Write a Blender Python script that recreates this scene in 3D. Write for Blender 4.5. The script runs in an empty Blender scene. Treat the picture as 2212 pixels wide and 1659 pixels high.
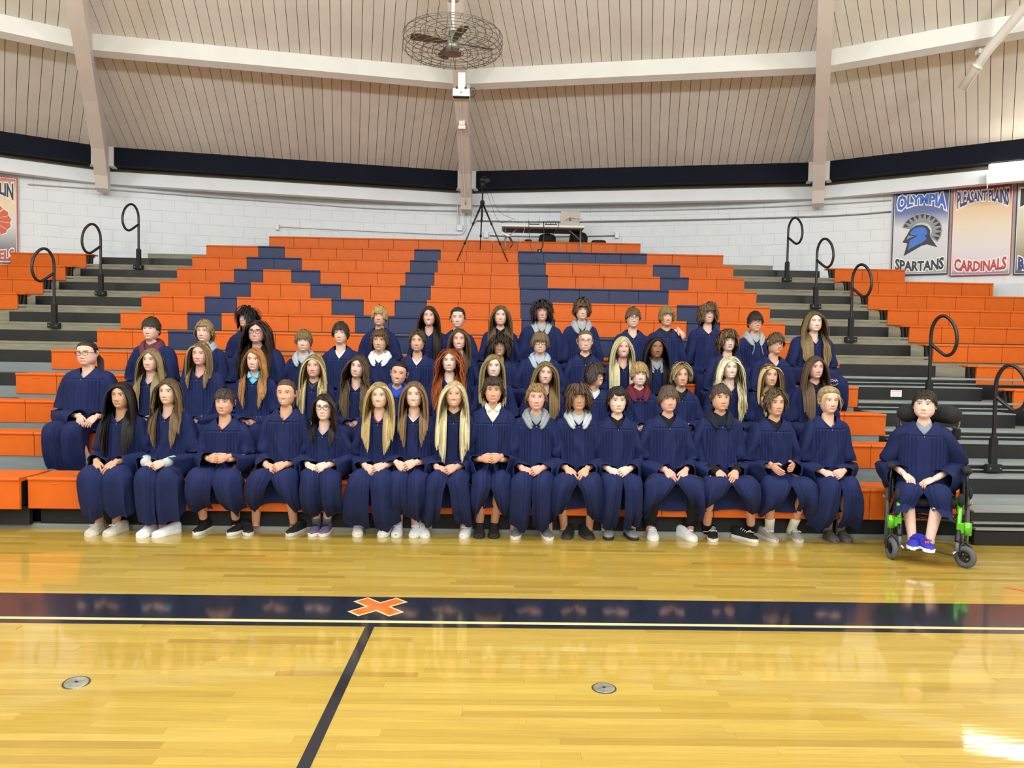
import bpy, math, random
import numpy as np
from mathutils import Matrix, Vector, noise as mnoise

# ------------------------------------------------------------------ camera, world, lights, exposure
SC = bpy.context.scene
COL = SC.collection
random.seed(7)
RNG = np.random.default_rng(7)

F_PX, YAW, PITCH, ROLL, CAM_H = 1624.627, 0.0175, -0.0422, 0.0173, 1.6078
def cam_axes():
    cy, sy = math.cos(YAW), math.sin(YAW)
    f = Vector((sy*math.cos(PITCH), cy*math.cos(PITCH), math.sin(PITCH)))
    r = Vector((cy, -sy, 0)); u = r.cross(f)
    c, s = math.cos(ROLL), math.sin(ROLL)
    return r*c + u*s, u*c - r*s, f
CR, CU, CF = cam_axes()
cam_d = bpy.data.cameras.new('camera'); cam = bpy.data.objects.new('camera', cam_d); COL.objects.link(cam)
m = Matrix((( CR.x, CU.x, -CF.x, 0), (CR.y, CU.y, -CF.y, 0), (CR.z, CU.z, -CF.z, CAM_H), (0, 0, 0, 1)))
cam.matrix_world = m
cam_d.sensor_fit = 'HORIZONTAL'; cam_d.sensor_width = 36.0; cam_d.lens = F_PX/2212*36.0
cam_d.clip_start = 0.05; cam_d.clip_end = 200
SC.camera = cam

def ray(px, py):
    return CR*((px-1106)/F_PX) + CU*((829.5-py)/F_PX) + CF
def at_y(px, py, Y):
    d = ray(px, py); return Vector((0, 0, CAM_H)) + d*(Y/d.y)
def at_z(px, py, Z):
    d = ray(px, py); return Vector((0, 0, CAM_H)) + d*((Z-CAM_H)/d.z)

DX, DY = -0.68, -1.80          # axis of the round hall
R_WALL = 16.80

world = bpy.data.worlds.new('world'); SC.world = world; world.use_nodes = True
bg = world.node_tree.nodes['Background']; bg.inputs[0].default_value = (0.85, 0.92, 1.0, 1); bg.inputs[1].default_value = 0.25

SC.view_settings.view_transform = 'Standard'; SC.view_settings.look = 'None'
SC.view_settings.gamma = 1.0; SC.view_settings.use_curve_mapping = False
SC.view_settings.exposure = -0.12

def srgb(h):
    if isinstance(h, str):
        h = h.lstrip('#'); c = [int(h[i:i+2], 16)/255 for i in (0, 2, 4)]
    else: c = [x/255 for x in h]
    return tuple(x/12.92 if x <= 0.04045 else ((x+0.055)/1.055)**2.4 for x in c)

# high bay lamps hung over the court (out of the picture, lighting the hall)
LAMPS = []
def area(name, loc, size, energy, color=(1, 1, 1), rot=(0, 0, 0), size_y=None):
    l = bpy.data.lights.new(name, 'AREA'); l.energy = energy; l.color = color; l.size = size
    if size_y: l.shape = 'RECTANGLE'; l.size_y = size_y
    o = bpy.data.objects.new(name, l); COL.objects.link(o); o.location = loc; o.rotation_euler = rot
    LAMPS.append(o); return o
HIGH_BAY_W = 330
HIGH_BAYS = [(x, y) for y in (4.6, 0.2, -4.2, -8.6) for x in (-8.0, -3.1, 1.8, 6.7)]
for i, (x, y) in enumerate(HIGH_BAYS):
    l = bpy.data.lights.new('high_bay_light', 'POINT'); l.energy = HIGH_BAY_W; l.color = (0.90, 0.96, 1.0); l.shadow_soft_size = 0.28
    o = bpy.data.objects.new('high_bay_light', l); COL.objects.link(o); o.location = (x, y, 5.75)

# ------------------------------------------------------------------ helpers
def tag(o, label=None, cat=None, group=None, kind=None):
    if label: o['label'] = label
    if cat: o['category'] = cat
    if group: o['group'] = group
    if kind: o['kind'] = kind
    return o
def empty(name, loc=(0, 0, 0), rz=0.0, parent=None):
    o = bpy.data.objects.new(name, None); COL.objects.link(o); o.location = loc; o.rotation_euler = (0, 0, rz)
    o.empty_display_size = 0.1
    if parent: o.parent = parent
    return o
def link(name, me, parent=None, loc=None):
    o = bpy.data.objects.new(name, me); COL.objects.link(o)
    if parent: o.parent = parent
    if loc is not None: o.location = loc
    return o

class MB:
    """collects vertices and faces, builds ONE mesh"""
    def __init__(s): s.v = []; s.f = []; s.c = []; s.n = 0
    def add(s, V, F, col=None):
        V = np.asarray(V, float); b = s.n
        s.v.append(V); s.n += len(V)
        s.f.extend([tuple(int(i)+b for i in q) for q in F])
        if col is not None:
            c = np.asarray(col, float)
            if c.ndim == 1: c = np.tile(c, (len(V), 1))
            s.c.append(c)
        return s
    def box(s, x0, x1, y0, y1, z0, z1, bev=0.0, M=None):
        if bev <= 0:
            V = [(x, y, z) for z in (z0, z1) for y in (y0, y1) for x in (x0, x1)]
            F = [(0, 2, 3, 1), (4, 5, 7, 6), (0, 1, 5, 4), (2, 6, 7, 3), (0, 4, 6, 2), (1, 3, 7, 5)]
        else:
            b = bev; V = []; idx = {}
            for iz, z in enumerate((z0, z1)):
                for iy, y in enumerate((y0, y1)):
                    for ix, x in enumerate((x0, x1)):
                        sx, sy, sz = (b if ix == 0 else -b), (b if iy == 0 else -b), (b if iz == 0 else -b)
                        k = (ix, iy, iz)
                        idx[k+('x',)] = len(V); V.append((x, y+sy, z+sz))
                        idx[k+('y',)] = len(V); V.append((x+sx, y, z+sz))
                        idx[k+('z',)] = len(V); V.append((x+sx, y+sy, z))
            F = []
            for a in (0, 1):
                q = [(a, 0, 0), (a, 1, 0), (a, 1, 1), (a, 0, 1)]; q = q if a else q[::-1]; F.append([idx[k+('x',)] for k in q])
                q = [(0, a, 0), (0, a, 1), (1, a, 1), (1, a, 0)]; q = q if a else q[::-1]; F.append([idx[k+('y',)] for k in q])
                q = [(0, 0, a), (1, 0, a), (1, 1, a), (0, 1, a)]; q = q if a else q[::-1]; F.append([idx[k+('z',)] for k in q])
            for i in (0, 1):
                for j in (0, 1):
                    F.append([idx[(0, i, j, 'y')], idx[(1, i, j, 'y')], idx[(1, i, j, 'z')], idx[(0, i, j, 'z')]])
                    F.append([idx[(i, 0, j, 'x')], idx[(i, 1, j, 'x')], idx[(i, 1, j, 'z')], idx[(i, 0, j, 'z')]])
                    F.append([idx[(i, j, 0, 'x')], idx[(i, j, 1, 'x')], idx[(i, j, 1, 'y')], idx[(i, j, 0, 'y')]])
                    for k in (0, 1): F.append([idx[(i, j, k, 'x')], idx[(i, j, k, 'y')], idx[(i, j, k, 'z')]])
        V = np.array(V, float)
        if M is not None: V = V @ np.array(M.to_3x3()).T + np.array(M.translation)
        return s.add(V, F)
    def grid(s, G, wrap=False, cap0=False, cap1=False, col=None, flip=False):
        G = np.asarray(G, float); m, n = G.shape[:2]; b = s.n
        s.v.append(G.reshape(-1, 3)); s.n += m*n
        i = np.arange(m-1)[:, None]*n; j = np.arange(n if wrap else n-1)[None, :]; j2 = (j+1) % n
        Q = np.stack([i+j, i+j2, i+n+j2, i+n+j], -1).reshape(-1, 4)+b
        if flip: Q = Q[:, ::-1]
        s.f.extend(map(tuple, Q.tolist()))
        if cap0: s.f.append(tuple(range(b+n-1, b-1, -1)))
        if cap1: s.f.append(tuple(range(b+(m-1)*n, b+m*n)))
        if col is not None:
            c = np.asarray(col, float)
            if c.ndim == 1: c = np.tile(c, (m*n, 1))
            s.c.append(c.reshape(-1, c.shape[-1]))
        return s
    def tube(s, path, rad, n=8, flat=1.0, caps=True, closed=False, col=None, up=(0, 0, 1)):
        P = np.asarray(path, float); k = len(P)
        r = np.full(k, rad, float) if np.isscalar(rad) else np.asarray(rad, float)
        if closed: T = np.roll(P, -1, 0)-np.roll(P, 1, 0)
        else: T = np.gradient(P, axis=0)
        T /= np.linalg.norm(T, axis=1)[:, None]+1e-12
        ref = np.array(up, float)
        if abs(T[0] @ ref) > .95: ref = np.array((1., 0, 0))
        A = np.zeros_like(P); A[0] = ref-T[0]*(T[0] @ ref); A[0] /= np.linalg.norm(A[0])
        for i in range(1, k):
            a = A[i-1]-T[i]*(A[i-1] @ T[i]); A[i] = a/(np.linalg.norm(a)+1e-12)
        B = np.cross(T, A); t = np.arange(n)*2*math.pi/n
        G = P[:, None]+r[:, None, None]*(np.cos(t)[None, :, None]*A[:, None]*flat+np.sin(t)[None, :, None]*B[:, None])
        if closed: G = np.concatenate([G, G[:1]])
        return s.grid(G, True, caps and not closed, caps and not closed, col)
    def lathe(s, prof, n=16, M=None, col=None, caps=True):
        p = np.asarray(prof, float); t = np.arange(n)*2*math.pi/n
        G = np.stack([p[:, :1]*np.cos(t), p[:, :1]*np.sin(t), np.tile(p[:, 1:], (1, n))], -1)
        if M is not None: G = G @ np.array(M.to_3x3()).T+np.array(M.translation)
        return s.grid(G, True, caps, caps, col)
    def ball(s, c, r, n=10, m=7, col=None):
        th = np.linspace(0.001, math.pi-0.001, m); t = np.arange(n)*2*math.pi/n
        r = np.array([r]*3 if np.isscalar(r) else r, float)
        G = np.stack([np.sin(th)[:, None]*np.cos(t), np.sin(th)[:, None]*np.sin(t), np.cos(th)[:, None]*np.ones(n)], -1)*r+np.array(c, float)
        return s.grid(G[::-1], True, True, True, col)
    def prism(s, poly, a0, a1, plane='xz', M=None):
        """polygon extruded: plane 'xz' along y, 'xy' along z, 'yz' along x"""
        n = len(poly); V = []
        for a in (a0, a1):
            for p, q in poly:
                V.append({'xz': (p, a, q), 'xy': (p, q, a), 'yz': (a, p, q)}[plane])
        F = [tuple(range(n-1, -1, -1)), tuple(range(n, 2*n))]+[(i, (i+1) % n, n+(i+1) % n, n+i) for i in range(n)]
        V = np.array(V, float)
        if M is not None: V = V @ np.array(M.to_3x3()).T+np.array(M.translation)
        return s.add(V, F)
    def mesh(s, name, mat, smooth=False):
        V = np.concatenate(s.v) if s.v else np.zeros((0, 3))
        me = bpy.data.meshes.new(name)
        L = np.fromiter((len(f) for f in s.f), np.int32, len(s.f))
        idx = np.fromiter((i for f in s.f for i in f), np.int32, int(L.sum()))
        me.vertices.add(len(V)); me.vertices.foreach_set('co', V.astype(np.float32).ravel())
        me.loops.add(len(idx)); me.loops.foreach_set('vertex_index', idx)
        me.polygons.add(len(L)); st = np.zeros(len(L), np.int32); st[1:] = np.cumsum(L)[:-1]
        me.polygons.foreach_set('loop_start', st)
        me.update(calc_edges=True); me.validate()
        me.polygons.foreach_set('use_smooth', np.full(len(me.polygons), bool(smooth)))
        if s.c:
            C = np.concatenate(s.c)
            if C.shape[1] == 3: C = np.concatenate([C, np.ones((len(C), 1))], 1)
            at = me.color_attributes.new('Col', 'FLOAT_COLOR', 'POINT'); at.data.foreach_set('color', C.astype(np.float32).ravel())
        if mat is not None: me.materials.append(mat)
        return me
    def build(s, name, mat, parent=None, smooth=False, loc=None):
        return link(name, s.mesh(name, mat, smooth), parent, loc)

# ------------------------------------------------------------------ materials
MATS = {}
def pm(name, col, rough=0.5, metal=0.0, var=0.06, scale=6.0, bump=0.0, bscale=None, spec=None, coat=0.0, emit=None, estr=0.0, stretch=None, attr=False, rnd=0.0):
    """procedural principled material: base colour broken up by noise, optional relief"""
    if name in MATS: return MATS[name]
    mt = bpy.data.materials.new(name); mt.use_nodes = True; MATS[name] = mt
    nt = mt.node_tree; N = nt.nodes; Lk = nt.links; b = N['Principled BSDF']
    c = srgb(col) if not isinstance(col, tuple) else col
    b.inputs['Roughness'].default_value = rough; b.inputs['Metallic'].default_value = metal
    if spec is not None: b.inputs['Specular IOR Level'].default_value = spec
    if coat: b.inputs['Coat Weight'].default_value = coat; b.inputs['Coat Roughness'].default_value = 0.08
    tc = N.new('ShaderNodeTexCoord'); mp = N.new('ShaderNodeMapping'); Lk.new(tc.outputs['Object'], mp.inputs[0])
    if stretch: mp.inputs['Scale'].default_value = stretch
    nz = N.new('ShaderNodeTexNoise'); nz.inputs['Scale'].default_value = scale; nz.inputs['Detail'].default_value = 4; Lk.new(mp.outputs[0], nz.inputs[0])
    mr = N.new('ShaderNodeMapRange'); Lk.new(nz.outputs['Fac'], mr.inputs[0])
    mr.inputs[1].default_value = 0.3; mr.inputs[2].default_value = 0.7; mr.inputs[3].default_value = 1-var; mr.inputs[4].default_value = 1+var
    val = mr.outputs[0]
    if rnd:
        oi = N.new('ShaderNodeObjectInfo'); m2 = N.new('ShaderNodeMapRange'); Lk.new(oi.outputs['Random'], m2.inputs[0])
        m2.inputs[3].default_value = 1-rnd; m2.inputs[4].default_value = 1+rnd
        mu = N.new('ShaderNodeMath'); mu.operation = 'MULTIPLY'; Lk.new(val, mu.inputs[0]); Lk.new(m2.outputs[0], mu.inputs[1]); val = mu.outputs[0]
    vm = N.new('ShaderNodeVectorMath'); vm.operation = 'SCALE'; Lk.new(val, vm.inputs['Scale'])
    if attr:
        at = N.new('ShaderNodeAttribute'); at.attribute_name = 'Col'; Lk.new(at.outputs['Color'], vm.inputs[0])
    else: vm.inputs[0].default_value = c
    Lk.new(vm.outputs[0], b.inputs['Base Color'])
    if bump:
        bp = N.new('ShaderNodeBump'); bp.inputs['Strength'].default_value = bump; bp.inputs['Distance'].default_value = 0.01
        n2 = N.new('ShaderNodeTexNoise'); n2.inputs['Scale'].default_value = bscale or scale*4; n2.inputs['Detail'].default_value = 3
        Lk.new(mp.outputs[0], n2.inputs[0]); Lk.new(n2.outputs['Fac'], bp.inputs['Height']); Lk.new(bp.outputs[0], b.inputs['Normal'])
    if emit is not None:
        b.inputs['Emission Color'].default_value = (*srgb(emit), 1); b.inputs['Emission Strength'].default_value = estr
    return mt

def floor_wood(name, by_object):
    """varnished maple strips; by_object: colour from the single strip object, else strips drawn by the nodes"""
    mt = bpy.data.materials.new(name); mt.use_nodes = True; nt = mt.node_tree; N = nt.nodes; Lk = nt.links; b = N['Principled BSDF']
    def math_(op, a, c=None):
        n = N.new('ShaderNodeMath'); n.operation = op
        for k, x in enumerate((a, c)):
            if x is None: continue
            if isinstance(x, (int, float)): n.inputs[k].default_value = x
            else: Lk.new(x, n.inputs[k])
        return n.outputs[0]
    geo = N.new('ShaderNodeNewGeometry'); sp = N.new('ShaderNodeSeparateXYZ'); Lk.new(geo.outputs['Position'], sp.inputs[0])
    X, Y = sp.outputs[0], sp.outputs[1]
    if by_object:
        oi = N.new('ShaderNodeObjectInfo'); rnd = oi.outputs['Random']; seam = None
    else:
        ry = math_('DIVIDE', Y, 0.057); row = math_('FLOOR', ry)
        wn = N.new('ShaderNodeTexWhiteNoise'); wn.noise_dimensions = '1D'; Lk.new(row, wn.inputs['W'])
        xs = math_('DIVIDE', math_('ADD', X, math_('MULTIPLY', wn.outputs['Value'], 13.0)), 0.85)
        cb = N.new('ShaderNodeCombineXYZ'); Lk.new(math_('FLOOR', xs), cb.inputs[0]); Lk.new(row, cb.inputs[1])
        w2 = N.new('ShaderNodeTexWhiteNoise'); w2.noise_dimensions = '2D'; Lk.new(cb.outputs[0], w2.inputs['Vector']); rnd = w2.outputs['Value']
        fy = math_('FRACT', ry); fx = math_('FRACT', xs)
        seam = math_('MAXIMUM', math_('LESS_THAN', fy, 0.035), math_('LESS_THAN', fx, 0.0035))
    cr = N.new('ShaderNodeValToRGB'); e = cr.color_ramp.elements
    cols = [(0.0, '#ac8a35'), (0.12, '#b8983d'), (0.45, '#bf9f42'), (0.8, '#c4a549'), (1.0, '#c9ab50')]
    e[0].position, e[0].color = 0, (*srgb(cols[0][1]), 1); e[1].position, e[1].color = 1, (*srgb(cols[-1][1]), 1)
    for p_, c_ in cols[1:-1]:
        el = e.new(p_); el.color = (*srgb(c_), 1)
    Lk.new(rnd, cr.inputs[0])
    mp = N.new('ShaderNodeMapping'); mp.inputs['Scale'].default_value = (1.3, 26, 1); Lk.new(geo.outputs['Position'], mp.inputs[0])
    off = N.new('ShaderNodeVectorMath'); off.operation = 'ADD'; cb2 = N.new('ShaderNodeCombineXYZ'); Lk.new(math_('MULTIPLY', rnd, 40.0), cb2.inputs[0]); Lk.new(mp.outputs[0], off.inputs[0]); Lk.new(cb2.outputs[0], off.inputs[1])
    nz = N.new('ShaderNodeTexNoise'); nz.inputs['Scale'].default_value = 2.2; nz.inputs['Detail'].default_value = 6; nz.inputs['Roughness'].default_value = 0.65; Lk.new(off.outputs[0], nz.inputs[0])
    mr = N.new('ShaderNodeMapRange'); Lk.new(nz.outputs['Fac'], mr.inputs[0]); mr.inputs[1].default_value = .3; mr.inputs[2].default_value = .7; mr.inputs[3].default_value = .86; mr.inputs[4].default_value = 1.1
    v = mr.outputs[0]
    if seam is not None: v = math_('MULTIPLY', v, math_('SUBTRACT', 1.0, math_('MULTIPLY', seam, 0.28)))
    vm = N.new('ShaderNodeVectorMath'); vm.operation = 'SCALE'; Lk.new(cr.outputs[0], vm.inputs[0]); Lk.new(v, vm.inputs['Scale']); Lk.new(vm.outputs[0], b.inputs['Base Color'])
    b.inputs['Roughness'].default_value = 0.38
    b.inputs['Coat Weight'].default_value = 0.9; b.inputs['Coat Roughness'].default_value = 0.05; b.inputs['Coat IOR'].default_value = 1.5
    wv = N.new('ShaderNodeTexNoise'); wv.inputs['Scale'].default_value = 5.0; wv.inputs['Detail'].default_value = 2
    mp2 = N.new('ShaderNodeMapping'); mp2.inputs['Scale'].default_value = (0.5, 3.0, 1); Lk.new(geo.outputs['Position'], mp2.inputs[0]); Lk.new(mp2.outputs[0], wv.inputs[0])
    bp = N.new('ShaderNodeBump'); bp.inputs['Strength'].default_value = 0.022; bp.inputs['Distance'].default_value = 0.02; Lk.new(wv.outputs['Fac'], bp.inputs['Height'])
    Lk.new(bp.outputs[0], b.inputs['Coat Normal'])
    return mt

M_FLOOR = floor_wood('maple_floor', False); M_STRIP = floor_wood('maple_strip', True)
M_WALL = pm('painted_block', '#e4e9ee', 0.6, var=0.02, scale=3, bump=0.15, bscale=90)
M_MORTAR = pm('painted_joint', '#d3d8dc', 0.7, var=0.03)
M_CEIL = pm('ceiling_plank_paint', '#e0dcd3', 0.6, var=0.04, scale=2.5, rnd=0.035)
M_BACK = pm('ceiling_shadow_gap', '#3a322c', 0.9)
M_RIB = pm('rib_paint', '#e4dcd5', 0.5, var=0.03, scale=2)
M_PURLIN = pm('purlin_paint', '#d9d8d4', 0.5, var=0.03, scale=3)
M_NAVYB = pm('navy_beam_paint', '#0a101f', 0.8, var=0.08, scale=3, spec=0.2)
M_OLIVE = pm('beam_gap_shade', '#6f6a58', 0.9, var=0.1)  # brown shade of the recess between the beams, put into the colour
M_ORANGE = pm('orange_plastic', '#d66318', 0.5, var=0.05, scale=5, bump=0.08, bscale=220, rnd=0.04, spec=0.3)
M_BLUE = pm('navy_plastic', '#1d2b55', 0.5, var=0.06, scale=5, bump=0.08, bscale=220, rnd=0.05)
M_BLACK = pm('black_steel', '#17181a', 0.35, var=0.2, scale=4)
M_BLACKM = pm('black_matte', '#141415', 0.7, var=0.15)
M_STEP = pm('black_step', '#1e1f21', 0.35, var=0.3, scale=3)
M_PLY = pm('grey_plywood', '#8b8571', 0.7, var=0.16, scale=5, stretch=(1, 6, 6), rnd=0.04)
M_GREY = pm('grey_deck', '#8c9393', 0.45, var=0.07, scale=5, stretch=(1, 8, 8))
M_NAVYL = pm('navy_floor_paint', '#0f1b29', 0.3, var=0.08, scale=4, coat=0.9)
M_ORL = pm('orange_floor_paint', '#e0701a', 0.3, var=0.05, coat=0.9)
M_CREAM = pm('cream_line', '#ead9a0', 0.3, var=0.03, coat=0.9)
M_STEEL = pm('galvanised_steel', '#8d8d88', 0.4, 0.7, var=0.12, scale=8)
M_WHITE = pm('white_plastic', '#e8e8e6', 0.4, var=0.02)
M_WPIPE = pm('white_pipe', '#dcd7cf', 0.35, var=0.03)

# ------------------------------------------------------------------ setting: floor
HX0, HX1, HY0, HY1 = -3.6, 3.75, 2.223, 4.332
def quad_floor():
    mb = MB(); X0, X1, Y0, Y1 = -17.2, 16.0, -18.5, 15.0
    for a, b_, c, d in ((X0, X1, Y0, HY0), (X0, X1, HY1, Y1), (X0, HX0, HY0, HY1), (HX1, X1, HY0, HY1)):
        mb.add([(a, c, 0), (b_, c, 0), (b_, d, 0), (a, d, 0)], [(0, 1, 2, 3)])
    o = mb.build('floor', M_FLOOR); tag(o, 'varnished golden maple gymnasium floor laid in narrow strips', kind='structure'); return o
FLOOR = quad_floor()
sub = MB().box(HX0-.02, HX1+.02, HY0-.02, HY1+.02, -0.05, -0.021).build('subfloor', M_BACK, FLOOR)
rows = int(round((HY1-HY0)/0.057)); strip_cache = {}
cnt = 0
for r in range(rows):
    x = HX0; y0 = HY0+r*0.057
    far = y0 > 3.0
    x -= random.random()*0.5
    while x < HX1:
        L = random.choice((0.7, 0.9, 1.1, 1.3, 1.5, 1.8))
        a, b_ = max(x, HX0), min(x+L, HX1)
        if HX1-b_ < 0.25: b_ = HX1
        if b_-a > 0.05:
            # only the strips the view takes in get an object of their own
            key = round(b_-a, 2)
            if key not in strip_cache:
                strip_cache[key] = MB().box(0, key, 0, 0.0566, -0.02, 0).mesh('plank', M_STRIP)
            o = link('plank', strip_cache[key], FLOOR, (a, y0, 0)); cnt += 1
        x = b_ if b_ == HX1 else x+L+0.0006
def flat(name, pts, z, mat, label=None, cat=None, parent=None, th=0.001):
    mb = MB().prism(pts, z-th+0.0005, z, 'xy'); o = mb.build(name, mat, parent)
    if label: tag(o, label, cat)
    return o
def rect(x0, x1, y0, y1): return [(x0, y0), (x1, y0), (x1, y1), (x0, y1)]
trim = empty('trim_1'); trim['kind'] = 'structure'; trim['label'] = 'painted navy sideline band with thin cream line on gym floor'
flat('sideline_band', rect(-16, 15, 4.418, 4.845), 0.002, M_NAVYL, parent=trim)
flat('cream_line', rect(-16, 15, 4.378, 4.418), 0.0016, M_CREAM, parent=trim)
flat('sideline', rect(-16, 15, 4.319, 4.378), 0.002, M_NAVYL, parent=trim)
tr2 = flat('trim_2', rect(-0.752, -0.70, -12, 4.3195), 0.002, M_NAVYL); tr2['kind'] = 'structure'; tr2['label'] = 'narrow navy half court line running toward the sideline band'
def xmark(cx, cy, L, w, z, name, mat, parent=None):
    s = math.sqrt(.5); a, b_ = L*s, w*s
    pts = []
    for ang in (45, 135, 225, 315):
        t = math.radians(ang); d = (math.cos(t), math.sin(t)); n = (-d[1], d[0])
        pts += [(cx+d[0]*L-n[0]*w, cy+d[1]*L-n[1]*w), (cx+d[0]*L+n[0]*w, cy+d[1]*L+n[1]*w)]
        t2 = math.radians(ang+45); pts.append((cx+math.cos(t2)*w*1.414, cy+math.sin(t2)*w*1.414))
    return flat(name, pts, z, mat, parent=parent)
tr3 = xmark(-0.732, 4.658, 0.188, 0.057, 0.0030, 'trim_3', M_CREAM); tr3['kind'] = 'structure'; tr3['label'] = 'orange X with cream outline painted on the navy sideline band'
xmark(-0.732, 4.658, 0.172, 0.042, 0.0038, 'cross_fill', M_ORL, tr3)
tr4 = flat('trim_4', [(3.60, 5.215), (3.66, 5.215), (3.98, 4.90), (3.92, 4.90)], 0.002, M_ORL); tr4['kind'] = 'structure'; tr4['label'] = 'orange painted diagonal stripe on the floor near the sideline band'
M_PLATE = pm('worn_zinc', '#9a9a90', 0.45, 0.5, var=0.3, scale=30)
for (x, y, lab) in ((-1.982, 3.541, 'round zinc floor sleeve cover, tilted up, left of the half court line'), (0.53, 3.545, 'round zinc floor sleeve cover lying flush, right of the half court line')):
    r0 = empty('floor_plate', (x, y, 0.0)); tag(r0, lab, 'floor plate', 'floor sleeve covers')
    M = Matrix.Rotation(math.radians(4 if x < 0 else 0), 4, 'Y') @ Matrix.Rotation(math.radians(6 if x < 0 else 0), 4, 'X'); M.translation = (0, 0, 0.005 if x < 0 else 0.001)
    MB().lathe([(0.001, 0.0045), (0.045, 0.0045), (0.051, 0.0035), (0.054, 0.0)], 28, M).build('cover', M_PLATE, r0, False)
    MB().lathe([(0.052, 0.001), (0.058, 0.002), (0.060, 0.0008)], 28, M).build('ring', pm('dark_ring', '#4a4740', .5, .5), r0)
    MB().box(-.008, .008, -.006, .006, 0.004, 0.0055, M=M).build('key_slot', M_BLACKM, r0)

# ------------------------------------------------------------------ setting: round wall, ribs, roof
def pol(rho, a): return np.array((DX+rho*math.sin(a), DY+rho*math.cos(a)))
wall = MB()
A = np.linspace(0, 2*math.pi, 129)
G = np.array([[(*pol(R_WALL+0.008, a), z) for a in A] for z in (0, 5.3)])
wall.grid(G); WALL = wall.build('wall_back', M_MORTAR); tag(WALL, 'curved white painted concrete block wall behind the bleachers', kind='structure')
# single blocks, courses 0.2 m, joints 0.2 gap
BL, BH = 0.4045, 0.2035
blk = MB()
da = BL/R_WALL; ang = np.array([-da/2+0.00028, 0, da/2-0.00028])
def block_mesh(w=1.0):
    mb = MB(); hw = (BL-0.006)*w/2; e = 0.006
    mb.box(-hw, hw, -0.03, 0.0, 0.003, BH-0.003, 0.003); return mb.mesh('block', M_WALL)
bm_full = block_mesh()
blocks = []
ncourse = 8; z0 = 4.50-BH*ncourse
for c in range(ncourse):
    for k in range(-46, 47):
        a = (k+0.5*(c % 2))*da
        blocks.append((a, z0+c*BH))
blocks.sort(key=lambda t: abs(t[0]+0.0))
vis = [b_ for b_ in blocks if b_[1] > 3.02]
placed = vis[:296]; rest = vis[296:]+[b_ for b_ in blocks if b_[1] <= 3.02]
def block_at(a, z):
    p = pol(R_WALL, a); return Matrix.Translation((p[0], p[1], z)) @ Matrix.Rotation(-a, 4, 'Z')
for a, z in placed:
    o = link('block', bm_full, WALL); o.matrix_local = block_at(a, z) @ Matrix.Rotation(math.pi, 4, 'Z')
rb = MB()
for a, z in rest:
    rb.box(-(BL-.006)/2, (BL-.006)/2, -0.0, 0.03, .003, BH-.003, M=block_at(a, z) @ Matrix.Translation((0, 0, 0)))
o = rb.build('block_courses', M_WALL, WALL); o['kind'] = 'stuff'
NB = 16; TB = 2*math.pi/NB
SLOPE = 0.41; RHO_E = 16.42; Z_E = 5.085
def z_roof(rho): return Z_E+(RHO_E-rho)*SLOPE
def chord_box(rho_out, rho_in, za, zb, i, inset=0.11, mb=None):
    """straight beam between ribs i and i+1; rho given at the ribs"""
    mb = mb or MB(); a0, a1 = i*TB, (i+1)*TB; am = (a0+a1)/2
    t = np.array((math.cos(am), -math.sin(am))); nrm = np.array((math.sin(am), math.cos(am)))
    c = np.array((DX, DY)); cs = math.cos(TB/2)
    V = []
    for z in (za, zb):
        for rho in (rho_in, rho_out):
            half = rho*math.sin(TB/2)-inset
            zz = z if not callable(z) else z(rho)
            for s_ in (-1, 1):
                p = c+nrm*rho*cs+t*half*s_; V.append((p[0], p[1], zz))
    F = [(0, 2, 3, 1), (4, 5, 7, 6), (0, 1, 5, 4), (2, 6, 7, 3), (0, 4, 6, 2), (1, 3, 7, 5)]
    return mb.add(V, F)
CEIL = empty('ceiling'); CEIL['kind'] = 'structure'; CEIL['label'] = 'sloping dome ceiling of cream painted planks between ribs'
BEAMS = empty('trim_5'); BEAMS['kind'] = 'structure'; BEAMS['label'] = 'painted edge beams and purlins spanning between the ceiling ribs'
VIS_BAYS = (-2, -1, 0, 1)
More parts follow.
